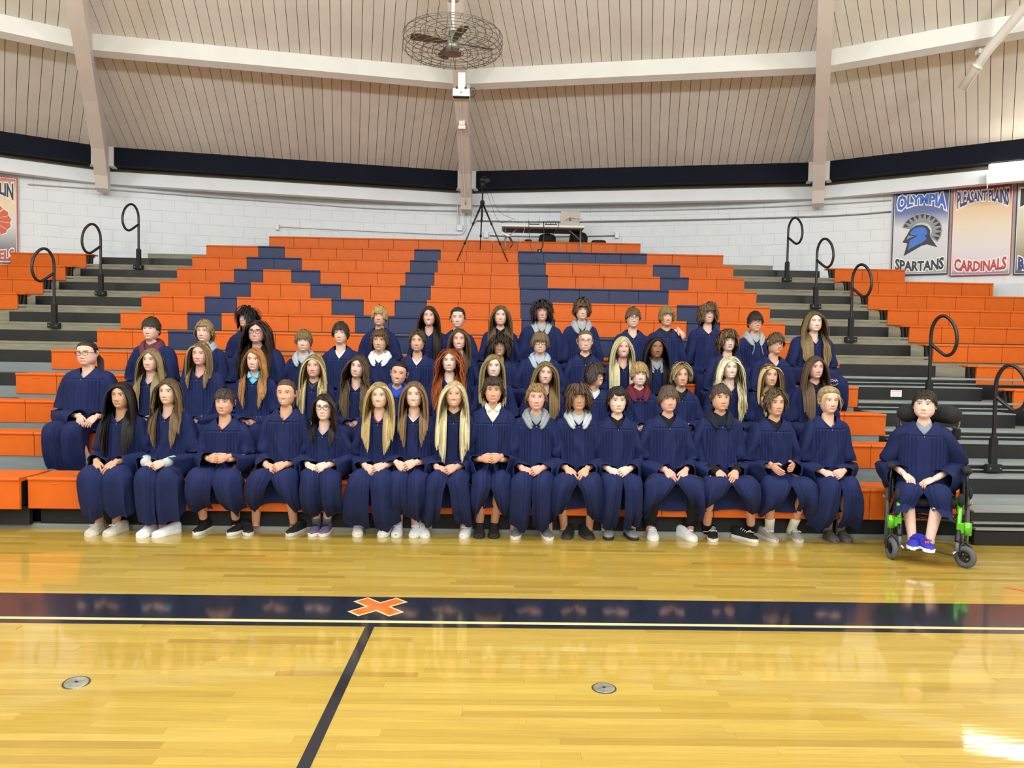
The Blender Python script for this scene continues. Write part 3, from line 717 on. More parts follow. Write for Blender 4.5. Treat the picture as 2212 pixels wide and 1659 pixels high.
def head_surface(o):
    """o: options; returns grid (rows, cols, 3) and colours"""
    H = 0.225; wid = o.get('wid', 1.0); jaw = o.get('jaw', 1.0)
    a = smooth_interp(TT, _T, _A); f_ = smooth_interp(TT, _T, _F); b_ = smooth_interp(TT, _T, _B)
    jw = 1+(jaw-1)*np.exp(-((TT+.33)/.2)**2)
    a = a*np.where(TT > -.55, wid*jw, 1+(wid-1)*.6)
    s_, c_ = np.sin(PHI), np.cos(PHI)
    e = 0.92
    X = a[:, None]*np.sign(s_)*np.abs(s_)**e
    Yr = np.where(c_ > 0, -f_[:, None]*np.abs(c_)**e, b_[:, None]*np.abs(c_)**e)
    Z = np.repeat(TT[:, None]*H, len(PHI), 1)
    ycen = np.interp(TT, [-2.4, -.9, -.55, -.3, .5], [.02, .012, .008, .0, .004])[:, None]
    Y = Yr+ycen
    t = TT[:, None]+0*X; fr = (c_ > 0.05)[None, :]*1.0*ss(0.05, .4, c_)[None, :]
    ax = np.abs(X)
    smile = o.get('smile', .4); opn = o.get('teeth', 0.0)*(o.get('teeth', 0.0) > .36)
    # nose
    nh = np.interp(t, [-.235, -.205, -.165, -.12, -.05, .03, .08], [0, .010, .021, .0165, .009, .004, 0])*o.get('nose', 1.0)
    ns = np.interp(t, [-.22, -.17, -.1, .05], [.0125, .0125, .0085, .0075])
    d = nh*gauss(ax, ns*1.15)
    d += .0055*gauss(ax-.0125, .006)*gauss(t+.185, .022)          # wings
    d -= .0060*gauss(ax-.031, .0165)*gauss(t-.012, .05)             # sockets
    d += .0045*gauss(ax-.031, .0125)*gauss(t-.008, .026)            # eyeballs under lids
    d += .003*gauss(ax-.028, .022)*gauss(t-.095, .03)               # brow
    d += (.004+.004*smile)*gauss(ax-.043, .018)*gauss(t+.15, .075)  # cheeks
    tm = t-(-.305+smile*.024*(X/.024)**2-(.012 if smile < .15 else 0)*(X/.026)**2)
    mw = .0205+.0045*smile
    inm = gauss(ax, mw)**1.0*(ax < mw*1.5)
    up = .0042*gauss(tm-.026-.012*opn, .02)*inm; lo = .0052*gauss(tm+.03+.02*opn, .024)*inm
    d += up+lo-.0035*gauss(tm, .012+.02*opn)*inm
    d -= .0025*gauss(ax, .005)*gauss(t+.245, .02)                   # philtrum
    d += .0065*gauss(ax, .019)*gauss(t+.425, .045)                  # chin
    d -= .003*gauss(ax, .03)*gauss(t+.365, .02)
    d = d*fr
    Y = Y-d; X = X+0*Y
    # ---- colours
    sk = np.array(srgb(SKINS[o.get('skin', 'fair')])); C = np.ones(X.shape+(3,))*sk
    def mix(mask, col):
        nonlocal C
        m_ = np.clip(mask, 0, 1)[..., None]; C = C*(1-m_)+np.array(col)*m_
    dark = sk*np.array((.62, .48, .45))
    mix(.30*gauss(ax-.045, .022)*gauss(t+.16, .09)*fr, sk*np.array((1.0, .66, .62)))
    mix(.22*gauss(ax, .015)*gauss(t+.17, .05)*fr, sk*np.array((1.0, .7, .66)))
    mix(.22*gauss(ax-.031, .019)*gauss(t-.02, .055)*fr, sk*np.array((.78, .66, .64)))
    lipc = np.array(srgb(o['lip'])) if 'lip' in o else sk*np.array((.80, .50, .50))
    lipm = ((gauss(tm-.018-.012*opn, .018)+gauss(tm+.024+.022*opn, .021))*(1-ss(mw*.85, mw*1.15, ax)))*fr
    mix(.7*lipm, lipc)
    mix(.75*gauss(tm, .008)*(1-ss(mw*.95, mw*1.25, ax))*fr, dark*.45)
    if opn > 0:
        mix((1-ss(.008+.018*opn, .016+.022*opn, np.abs(tm)))*(1-ss(mw*.62, mw*.82, ax))*fr, srgb('#f2ece6'))
    mix(.55*gauss(ax-.0075, .0045)*gauss(t+.216, .012)*fr, dark*.5)   # nostrils
    # eyes: almond of white, iris, dark lash line
    ex = (ax-.031)/.0155; sq = o.get('squint', .35*smile); eh = .043*(1-.42*sq); te = t-.012-.10*(ax-.031)
    up_e = eh*.62*np.sqrt(np.clip(1-ex**2, 0, 1)); lo_e = eh*.45*np.sqrt(np.clip(1-ex**2, 0, 1))
    gz = o.get('gaze', 0.0)*.0045
    ins = ss(-.006, .004, up_e-te)*ss(-.006, .004, te+lo_e)*(np.abs(ex) < 1)*fr
    mix(ins*.95, srgb('#e6dfda'))
    ix = (X-np.sign(X)*.031-gz)
    iris = ins*(1-ss(.0048, .0062, np.sqrt(ix**2+((te-.004)*.225)**2)))
    mix(iris, srgb(o.get('eye', '#33231a')))
    mix(ins*(1-ss(.0018, .003, np.sqrt(ix**2+((te-.004)*.225)**2))), (.01, .01, .01))
    lash = gauss(te-up_e-.005, .013)*(np.abs(ex) < 1.08)*fr
    mix(.9*lash, (.035, .022, .018)); mix(.35*gauss(te+lo_e+.002, .007)*(np.abs(ex) < 1)*fr, dark*.6)
    hb = np.array(srgb(o.get('brow', o.get('hair', '#4a3524'))))*.5
    bx = (ax-.032)/.02; tb = t-(.098+.012*(1-bx**2)+o.get('browlift', 0)-.018*np.clip(-bx, 0, 1)*o.get('frown', 0)*1.5)
    mix(.9*gauss(tb, .019)*(1-ss(.85, 1.12, np.abs(bx)))*fr, hb)
    if o.get('stubble'): mix(.25*ss(-.2, -.3, t)*ss(-.5, -.45, t)*fr, hb)
    return np.stack([X, Y, Z], -1), C

def rot_head(P, o, pivot=(0, .015, -.12)):
    """turn and tilt the head; the neck follows less and less"""
    yaw, tilt, nod = (math.radians(o.get(k, 0)) for k in ('yaw', 'tilt', 'nod'))
    if not (yaw or tilt or nod): return P
    P = np.asarray(P, float); w = ss(-.215, -.115, P[..., 2]); out = P.copy()
    pv = np.array(pivot); Q = P-pv
    M = np.array((Matrix.Rotation(tilt, 3, 'Y') @ Matrix.Rotation(nod, 3, 'X') @ Matrix.Rotation(yaw, 3, 'Z')))
    Rt = Q @ M.T+pv
    return P+(Rt-P)*w[..., None]

def ear_mesh(mb, o, sk):
    for s_ in (-1, 1):
        th = np.linspace(0, 2*math.pi, 13)[:-1]; G = []; wid = o.get('wid', 1)
        for k, (sc, out) in enumerate(((1.0, -.004), (1.05, .006), (.8, .011), (.45, .007), (.05, .005))):
            y = .012+.017*sc*np.cos(th)*(.75+.1*np.sin(th)); z = -.006+.031*sc*np.sin(th)
            x = s_*(.0755*wid+out+.007*np.cos(th)*sc+.006*sc*(np.sin(th) > 0))
            G.append(np.stack([x*np.ones_like(y) if np.ndim(x) == 0 else x, y, z], -1))
        G = rot_head(np.array(G), o)
        if s_ < 0: G = G[:, ::-1]
        mb.grid(G, True, False, True, col=np.array(sk)*np.array((1.0, .86, .84)))

def hand(mb, wrist, d, n, side, sk, sc=1.0, curl=(35, 40, 25), thumb=30, spread=1.0):
    """one hand with palm and five fingers. d: direction of fingers, n: palm normal (palm faces n), side +1: thumb towards cross(d,n)"""
    d = np.array(d, float); d /= np.linalg.norm(d); n = np.array(n, float); n -= d*(n @ d); n /= np.linalg.norm(n); l = np.cross(d, n)*side
    w = np.array(wrist, float)
    ang = np.linspace(0, 2*math.pi, 13)[:-1]; G = []
    for u, hw, ht in ((-.03, .025, .019), (0, .026, .018), (.03, .035, .017), (.06, .041, .0155), (.085, .041, .013), (.096, .036, .009)):
        G.append(w+d*u*sc+(np.cos(ang)[:, None]*l*hw+np.sin(ang)[:, None]*n*ht)*sc)
    mb.grid(np.array(G), True, True, True, col=sk)
    for k, (off, L, r) in enumerate(((.030, .070, .0092), (.010, .079, .0094), (-.011, .073, .0090), (-.030, .057, .0080))):
        base = w+(d*.082+l*off*spread)*sc; dirv = d+l*off*.8*spread; dirv /= np.linalg.norm(dirv)
        pts = [base-dirv*.012, base]; ang_ = 0; p_ = base
        for j, fr_ in enumerate((.46, .31, .25)):
            ang_ += math.radians(curl[j]+(k-1.5)*4)
            v = dirv*math.cos(ang_)+n*math.sin(ang_); mid = p_+v*L*fr_*.5*sc; p_ = p_+v*L*fr_*sc; pts += [mid, p_]
        rr = np.array([1.05, 1.08, 1.0, 1.04, .93, .96, .85, .55])*r*sc
        mb.tube(pts, rr, 7, col=sk)
    tb = w+(d*.028+l*.030)*sc; ta = math.radians(thumb); v1 = d*math.cos(ta)+l*math.sin(ta)+n*.35; v1 /= np.linalg.norm(v1); v2 = d*.95+l*.05+n*.35; v2 /= np.linalg.norm(v2)
    mb.tube([tb-v1*.02, tb, tb+v1*.02*sc, tb+v1*.040*sc, tb+v1*.042*sc+v2*.016*sc, tb+v1*.042*sc+v2*.030*sc], np.array([.012, .0135, .0118, .0112, .0105, .006])*sc, 8, col=sk)

# ---------------------------------------------------------------- hair
GA = math.pi*(3-math.sqrt(5))
def scalp_min_z(az):
    return np.interp(np.abs(az), np.radians([0, 35, 60, 78, 90, 102, 120, 180]), [.072, .069, .055, .010, -.012, -.016, -.045, -.070])
def hair_mesh(o, seed):
    rng = np.random.default_rng(seed); mb = MB()
    st = o.get('style', 'short'); base = np.array(srgb(o.get('hair', '#4a3524'))); tip = np.array(srgb(o.get('tips', o.get('hair', '#4a3524'))))
    wid = o.get('wid', 1.0); E = np.array((.0780*wid, .0950, .1160)); EC = np.array((0, .006, 0))
    # cap
    P, _ = head_surface(o); rows_ = TT > -.34; Pc = P[rows_][::2, ::2]; Dn = (Pc-EC)/E**2; Dn /= np.linalg.norm(Dn, axis=-1)[..., None]
    az = np.arctan2(Pc[..., 0], -Pc[..., 1]); mz = scalp_min_z(az)+o.get('hairline', 0.0)*(np.abs(az) < 1.1); m_ = ss(-.004, .010, Pc[..., 2]-mz)
    bump = 1+.12*np.sin(az*37+rng.random()*6)*np.sin(Pc[..., 2]*150)
    Gc = Pc+Dn*(.0005+(o.get('cap', .005)+.003*ss(.04, .11, Pc[..., 2]))*m_*bump)[..., None]-Dn*.004*(1-m_)[..., None]
    cc = base*(0.62+.10*np.sin(az*53)[..., None]*np.ones(3))
    mb.grid(rot_head(Gc, o), True, True, False, col=np.clip(cc, 0, 1).reshape(-1, 3))
    # roots
    N = o.get('n', {'long': 950, 'bob': 950, 'curly': 1400, 'back': 700}.get(o.get('style', 'short'), 1700)*o.get('dens', 1.0)); N = int(N); i = np.arange(N)+.5; zz = 1-2*i/N; ph = i*GA+rng.random()*6
    D = np.stack([np.sqrt(1-zz**2)*np.cos(ph), np.sqrt(1-zz**2)*np.sin(ph), zz], 1); D += rng.normal(0, .03, D.shape); D /= np.linalg.norm(D, axis=1)[:, None]
    Rp = D*E+EC; az = np.arctan2(Rp[:, 0], -Rp[:, 1]); keep = Rp[:, 2] > scalp_min_z(az)+o.get('hairline', 0.0)*(np.abs(az) < 1.1)+.002
    Rp = Rp[keep]; D = D[keep]; az = az[keep]; n = len(Rp)
    L = np.full(n, o.get('len', .08)); vol = o.get('vol', .07 if st in ('long', 'bob', 'curly') else .05); lift = 1.06+vol*rng.random(n)
    K = min(o.get('k', 6), 11); part = o.get('part', 0.0); curl = o.get('curl', 0.0)
    nrm = (Rp-EC)/E**2; nrm /= np.linalg.norm(nrm, axis=1)[:, None]
    def tang(v):
        v = v-nrm*np.sum(v*nrm, 1)[:, None]; return v/(np.linalg.norm(v, axis=1)[:, None]+1e-9)
    long_ = st in ('long', 'bob', 'back')
    g = o.get('grav', .35); face_ok = st not in ('long', 'bob')
    sidew = np.where(np.abs(Rp[:, 0]-part) < .004, rng.choice([-1, 1], n), np.sign(Rp[:, 0]-part))
    if st in ('long', 'bob'):
        top = ss(.03, .09, Rp[:, 2])[:, None]
        v = np.stack([sidew, np.full(n, .10)+.35*(Rp[:, 1] > .0), np.full(n, -.25)], 1)*top+np.stack([sidew*.15, .25*np.ones(n), -1.0*np.ones(n)], 1)*(1-top)
        d0 = tang(v); L = L*(1-.10*rng.random(n)); g = .42
    elif st == 'back':
        tie = np.array(o.get('tie', (0, .105, -.005))); d0 = tang(tie-Rp); L = np.linalg.norm(tie-Rp, axis=1)*1.30; g = .0; lift = 1.03+.05*rng.random(n); K = 8
    elif st == 'curly':
        d0 = tang(Rp-np.array((0, .03, .13)))*.7+nrm*.5+rng.normal(0, .30, (n, 3)); d0 /= np.linalg.norm(d0, axis=1)[:, None]; L = L*(.75+.5*rng.random(n)); g = .34
    else:                                   # short, fringe, shaggy: away from the crown, forward over the brow
        cr = np.array((part, o.get('crown', .045), .13)); d0 = tang(Rp-cr+np.stack([o.get('sweep', 0.0)*np.ones(n), -.03*(Rp[:, 1] < .03), 0*az], 1)); d0 = d0+rng.normal(0, o.get('mess', .07), (n, 3))
        if o.get('curtain'):
            fr_ = (Rp[:, 1] < 0.0); d0 = np.where(fr_[:, None], tang(np.stack([sidew*.9, -.55*np.ones(n), .1*np.ones(n)], 1)), d0)
        side_low = ss(.06, .0, Rp[:, 2]); sl = o.get('sides', .35); L = L*(1-side_low*(1-sl)); L = L*np.where((np.abs(az) > 1.9), o.get('backlen', .6), 1.0)*(.85+.3*rng.random(n))
        g = o.get('grav', .22)
    seg = L/K; pos = Rp+nrm*.005; d = d0/(np.linalg.norm(d0, axis=1)[:, None]+1e-9); path = [Rp-nrm*.004, pos.copy()]
    shE = np.array((.190*o.get('big', 1), .122+.022*o.get('big', 1), .270)); shC = np.array((0, .034, -.440))
    fw = .058*wid+.014*rng.random(n); frontm = (Rp[:, 1] < o.get('split', .035))
    zlow = o.get('fringe_z', .018)
    for k in range(K):
        tgt = np.array((0, 0, -1.0)); d = (d*(1-g)+g*tgt) if st != 'back' else (tie-pos)/(np.linalg.norm(tie-pos, axis=1)[:, None]+.012); d /= np.linalg.norm(d, axis=1)[:, None]+1e-9
        new = pos+d*seg[:, None]
        q = (new-EC)/(E*lift[:, None]); r = np.linalg.norm(q, axis=1); ins = r < 1
        new[ins] = EC+(q[ins]/r[ins][:, None])*(E*lift[:, None])[ins]
        if long_:
            bg_ = o.get('big', 1.0); tp = -.126-np.maximum(0, np.abs(new[:, 0])-.055*bg_)*.95; dz = tp-new[:, 2]
            dd_ = (.034+.082*np.sqrt(np.clip(dz/.11, 0, 1)))*(.75+.25*bg_)*(1+.10*(lift-1.06)/max(vol, .01)); inb = (dz > 0) & (np.abs(new[:, 0]) < .20*bg_)
            new[:, 1] = np.where(inb & frontm, np.minimum(new[:, 1], .010-dd_), np.where(inb & ~frontm, np.maximum(new[:, 1], .014+dd_), new[:, 1]))
            # neck
            rn = np.hypot(new[:, 0], new[:, 1]-.01); low = (new[:, 2] < -.10) & (rn < .068); new[low, :2] = (new[low, :2]-(0, .01))/rn[low][:, None]*.068+(0, .01)
        if not face_ok:
            fm = (new[:, 1] < -.02) & (new[:, 2] < .072) & (np.abs(new[:, 0]) < fw) & (new[:, 2] > -.16)
            new[fm, 0] = np.sign(np.where(np.abs(new[fm, 0]) < .003, sidew[fm], new[fm, 0]))*fw[fm]
        elif st not in ('curly',):
            fm = (new[:, 1] < -.035) & (np.abs(new[:, 0]) < .058*wid) & (new[:, 2] < zlow); new[fm] = pos[fm]+(0, -.0005, -.0006)
        elif st == 'curly':
            fm = (new[:, 1] < -.035) & (np.abs(new[:, 0]) < .056*wid) & (new[:, 2] < .045); new[fm] = pos[fm]+(0, -.001, .001)
        d = new-pos; d /= np.linalg.norm(d, axis=1)[:, None]+1e-9; pos = new; path.append(pos.copy())
    Pp = np.stack(path, 1)                                   # n, K+2, 3
    m1 = Pp.shape[1]; s_ = np.linspace(0, 1, m1)[None, :, None]
    if curl:
        fq = o.get('freq', 2.2); amp = curl*(ss(0, .35, s_)); p0 = rng.random((n, 1, 1))*6.28
        tl = np.cumsum(np.concatenate([np.zeros((n, 1)), np.linalg.norm(np.diff(Pp, axis=1), axis=2)], 1), 1)[..., None]
        a_ = tl*fq*60+p0; sv = np.cross(np.gradient(Pp, axis=1), nrm[:, None]); sv /= np.linalg.norm(sv, axis=2)[..., None]+1e-9
        Pp = Pp+amp*(np.cos(a_)*sv+.6*np.sin(a_)*nrm[:, None])
    if st == 'back' and o.get('pony', 0):
        pass
    wdt = (1.12 if o.get('dens', 1) < 1 else 1.0)*o.get('w', {'long': .0150, 'curly': .0056, 'bob': .0150, 'back': .0120}.get(st, .0086))*(.75+.5*rng.random(n))
    rad = wdt[:, None]*np.interp(np.linspace(0, 1, m1), [0, .12, .6, .88, 1], [.8, 1, 1, .75, .15])[None]
    T = np.gradient(Pp, axis=1); T /= np.linalg.norm(T, axis=2)[..., None]+1e-9
    ctr = np.concatenate([0*Pp[..., :1], 0*Pp[..., :1]+.010, np.minimum(Pp[..., 2:3], 0)], -1); out = Pp-ctr+np.array((0, 0, .035)); A_ = out-T*np.sum(out*T, 2)[..., None]; A_ /= np.linalg.norm(A_, axis=2)[..., None]+1e-9
    for k in range(1, m1):
        sg_ = np.sign(np.sum(A_[:, k]*A_[:, k-1], 1)); A_[:, k] *= np.where(sg_ == 0, 1, sg_)[:, None]
    Bv = np.cross(T, A_)
    fl = o.get('flat', .13 if st != 'curly' else .6)
    ring = np.stack([Bv, A_*fl, -Bv], 2)*rad[:, :, None, None]+Pp[:, :, None]      # n, m1, 3, 3
    shade = (.72+.22*rng.random((n, 1, 1)))
    hl = o.get('streak')
    cb_ = base[None, None]*(1-s_)+tip[None, None]*s_
    if hl is not None:
        sel = (rng.random(n) < o.get('streak_p', .4))[:, None, None]; cb_ = np.where(sel, np.array(srgb(hl))[None, None]*np.ones_like(cb_), cb_*np.ones((n, 1, 1)))
    C = np.clip(cb_*shade*np.interp(s_, [0, .3, 1], [.8, 1, 1.05]), 0, 1)
    ring = rot_head(ring, o)
    # assemble all clumps as one grid block
    V = ring.reshape(-1, 3); Cn = np.repeat(C[:, :, None], 3, 2).reshape(-1, 3)
    ii, kk, jj = np.meshgrid(np.arange(n), np.arange(m1-1), np.arange(2), indexing='ij')
    b0 = ii*m1*3+kk*3; q = np.stack([b0+jj, b0+jj+1, b0+3+jj+1, b0+3+jj], -1).reshape(-1, 4)
    bse = mb.n; mb.v.append(V); mb.n += len(V); mb.f.extend(map(tuple, (q+bse).tolist())); mb.c.append(Cn)
    if o.get('bun') or o.get('pony'):
        tie = np.array(o.get('tie', (0, .105, -.005)))
        m2 = 26
        for k in range(m2):
            a_ = rng.random()*6.28; r_ = .02*math.sqrt(rng.random())
            if o.get('pony'):
                Lp = o['pony']*(.8+.3*rng.random()); sd = o.get('pony_x', 0.0)
                pts = [tie-(0, .03, 0), tie+(r_*math.cos(a_), .012, r_*math.sin(a_)), tie+(r_*math.cos(a_)*1.5+sd*.3, .03, -.03), tie+(r_*1.6*math.cos(a_)+sd*.7, .03-.3*abs(sd), -.4*Lp), tie+(r_*1.5*math.cos(a_)+sd, .02-abs(sd)*.9, -Lp)]
            else:
                b2 = o['bun']; a2 = a_+2.2
                pts = [tie, tie+b2*np.array((math.cos(a_), .5, math.sin(a_))), tie+b2*np.array((math.cos(a2), .9, math.sin(a2))), tie+b2*.5*np.array((math.cos(a2+1), 1.0, math.sin(a2+1)))]
            pts = rot_head(smooth_path(pts, 3), o); mb.tube(pts, np.linspace(.009, .005, len(pts)), 5, col=base*(.7+.5*rng.random()))
    for (x0, ln, cv) in o.get('wisps', ()):
        p0 = np.array((x0, -.066, .055)); pts = [p0, p0+(.012*np.sign(x0), -.012, -.02), p0+((.02+cv)*np.sign(x0), -.008, -.02-ln*.5), p0+((.022+cv*.5)*np.sign(x0), -.004, -.02-ln)]
        mb.tube(rot_head(smooth_path(pts, 4), o), np.linspace(.0045, .0012, 13), 5, col=base*1.05)
    return mb

# ---------------------------------------------------------------- gown
def folds(phi, seed, n=9, amp=.008, wd=.09, span=1.5):
    rng = np.random.default_rng(seed); d = 0*phi
    for c in rng.uniform(-span, span, n): d = d+amp*rng.uniform(.4, 1.0)*rng.choice([1, 1, -1])*gauss(phi-c, wd*rng.uniform(.6, 1.5))
    return d
GPH = np.concatenate([np.linspace(-1.45, 1.45, 92), np.linspace(1.45, 2*math.pi-1.45, 26)[1:-1]])
def torso_gown(o, zc, seed, nr=46):
    big = o.get('big', 1.0); vd = o.get('vdip', .100)
    ph = GPH; s_, c_ = np.sin(ph), np.cos(ph); aph = np.minimum(ph % (2*math.pi), 2*math.pi-ph % (2*math.pi))
    zn = zc-.130; hy = o.get('head_y', -.055)
    k = np.clip(1-aph/math.radians(75), 0, 1)                       # V of the neckline
    nx = .070*np.sign(s_)*np.abs(s_)**.9; ny = np.where(c_ > 0, -.050, .066)*np.abs(c_)
    nz = zn+.012*(c_ < 0)*np.abs(c_)-vd*k**1.05-.010
    ny = ny-k*.040+hy*.8
    Nn = np.stack([nx, ny+.006, nz], -1)
    def ring(a, f_, b_, z, e=.85, oy=0.0):
        return np.stack([a*np.sign(s_)*np.abs(s_)**e, np.where(c_ > 0, -f_, b_)*np.abs(c_)**e+oy, z+0*s_], -1)
    lx = o.get('leanx', 0.0)
    CH = ring(.172*big, .100*big, .105, zc-.335, oy=hy*.5); CT = ring(.170*big, .085*big, .09, zc-.225, .8, hy*.7); CT[:, 2] = np.minimum(zc-.184, Nn[:, 2]-.012*np.abs(c_))
    rows_ = []
    for v in np.linspace(0, 1, 13):
        rows_.append((1-v)**2*Nn+2*v*(1-v)*CT+v*v*CH)
    hz = zc-.335
    prof = [(1.0, 1.03, 1.02, hz-.03), (.985, 1.10, 1.04, hz*.80), (.98, 1.20, 1.08, hz*.60), (1.0, 1.35, 1.15, hz*.4), (1.06, 1.5, 1.22, .09), (1.14, 1.5, 1.3, .05), (1.18, 1.4, 1.35, .008)]
    for i_, (a, f_, b_, z) in enumerate(prof):
        rows_.append(ring(.168*big*a, .100*big*f_, .105*b_, z, oy=hy*.5*max(0, z/hz)))
    G = np.array(rows_); m = len(G)
    from_ = np.linspace(0, m-1, nr); i0 = np.clip(from_.astype(int), 0, m-2); fr_ = (from_-i0)[:, None, None]; G = G[i0]*(1-fr_)+G[i0+1]*fr_
    z = G[..., 2]; yoke = zn-vd-.022
    low = ss(yoke+.006, yoke-.010, z)*(1-.5*ss(.12, .02, z))
    ph2 = np.where(ph > math.pi, ph-2*math.pi, ph)[None]+0*z; front = (np.abs(ph2) < 1.5)*1.0
    rng = np.random.default_rng(seed)
    fd = folds(ph2+.25*np.sin(z*9+seed), seed, 12, .015*o.get('fold', 1), .10, 2.4)*ss(yoke-.02, yoke-.20, z)
    xw = G[..., 0]/big+.012*(zc-z)*rng.uniform(-1, 1); axw = np.abs(xw)
    pl = 0*z
    for c_p, wd in ((.040, .014), (.066, .012), (.090, .011), (.112, .010)):          # pleats stitched into the yoke
        pl = pl+.010*gauss(axw-c_p, wd*.8)-.011*gauss(axw-c_p-.0125, .0045)
    pl = pl*front*np.interp(z, [0, .1, .25, .6], [.3, .6, .9, 1.0])
    seam = (-.007*gauss(z-yoke, .005)+.004*gauss(z-yoke-.010, .006))*(np.abs(ph2) < 2.4)
    zip_ = (.006*gauss(xw, .018)-.013*gauss(xw, .0042))*(np.abs(ph2) < .8)
    hem = .006*gauss(from_[:, None]-.5, .8)
    dd = low*(.006+pl+zip_)+fd+seam+hem
    out = np.stack([s_, -c_, 0*ph], -1)
    G = G+dd[..., None]*out[None]
    ls = ss(0.05, zc-.15, z); G[..., 0] += lx*ls
    return G
def arm_pts(o, zc, s_):
    big = o.get('big', 1.0); lx = o.get('leanx', 0)
    el = o.get('elbow', (.204, -.015, .180)); sh = np.array((s_*.140*big+lx*.9, -.015, zc-.258))
    el = np.array((s_*el[0]*big+lx*.3, el[1], el[2])); hx, hy, hz = o.get('hands', (0, -.325, .165))
    wr = np.array((hx+s_*o.get('wrist', .080), hy+.045, hz+.012))
    if s_ > 0 and 'handR' in o: wr = np.array(o['handR'])
    if s_ < 0 and 'handL' in o: wr = np.array(o['handL'])
    if s_ > 0 and 'elbowR' in o: el = np.array(o['elbowR'])
    return sh, el, wr
def sleeve(o, zc, s_, seed):
    sh, el, wr = arm_pts(o, zc, s_); big = o.get('big', 1.0)
    st = o.get('cuff', .93); dk = 1.0
    if s_ > 0 and 'cuffR' in o: st = o['cuffR']; dk = .55
    P = smooth_path([sh+(-s_*.05, 0, .02), sh, sh*.45+el*.55+(s_*.012, 0, 0), el, el*.5+wr*.5+(0, 0, -.008), el*(1-st)+wr*st], 5)
    m = len(P); v = np.linspace(0, 1, m); T = np.gradient(P, axis=0); T /= np.linalg.norm(T, axis=1)[:, None]
    up = np.array((0, 0, 1.0)); side = np.cross(T, up); side /= np.linalg.norm(side, axis=1)[:, None]+1e-9; nn = np.cross(side, T)
    psi = np.linspace(0, 2*math.pi, 29)[:-1]
    r1 = np.interp(v, [0, .15, .45, .62, .85, 1], [.052, .062, .070, .078, .078, .072])*big*o.get('slw', 1.0)
    dn = np.interp(v, [0, .2, .5, .65, .85, 1], [.05, .062, .085, .130, .150, .140])*big*o.get('droop', 1.0)*dk
    upr = np.interp(v, [0, .15, .4, .62, .85, 1], [.048, .054, .056, .050, .040, .036])*big
    cz = np.sin(psi)[None, :]; cx = np.cos(psi)[None, :]
    rng = np.random.default_rng(seed); p1, p2 = rng.random(2)*6
    q1 = np.sin(v[:, None]*17+1.6*psi[None]+p1); q2 = np.sin(v[:, None]*9-2.1*psi[None]+p2)
    f_ = (.0065*(np.abs(q1)**.7*np.sign(q1))+.0065*q2+.008*np.sin(3*psi[None]+p1+v[:, None]*3))*ss(.03, .35, v)[:, None]+.004
    hem = .004*gauss(v-1, .02)[:, None]
    G = P[:, None]+(cx*(r1[:, None]+f_+hem))[..., None]*side[:, None]+(np.where(cz > 0, upr[:, None], dn[:, None])*cz+cz*(f_+hem))[..., None]*nn[:, None]
    if o.get('seat_clip', True):
        G[..., 2] = np.maximum(G[..., 2], o.get('sleeve_floor', .03)+.01*np.sin(psi*3)[None])
    # turn the hem inwards so that the cuff reads as a thick edge
    inner = P[-1]+(G[-1]-P[-1])*.93; inner2 = P[-4]+(G[-4]-P[-4])*.86
    return np.concatenate([G, inner[None], inner2[None]])
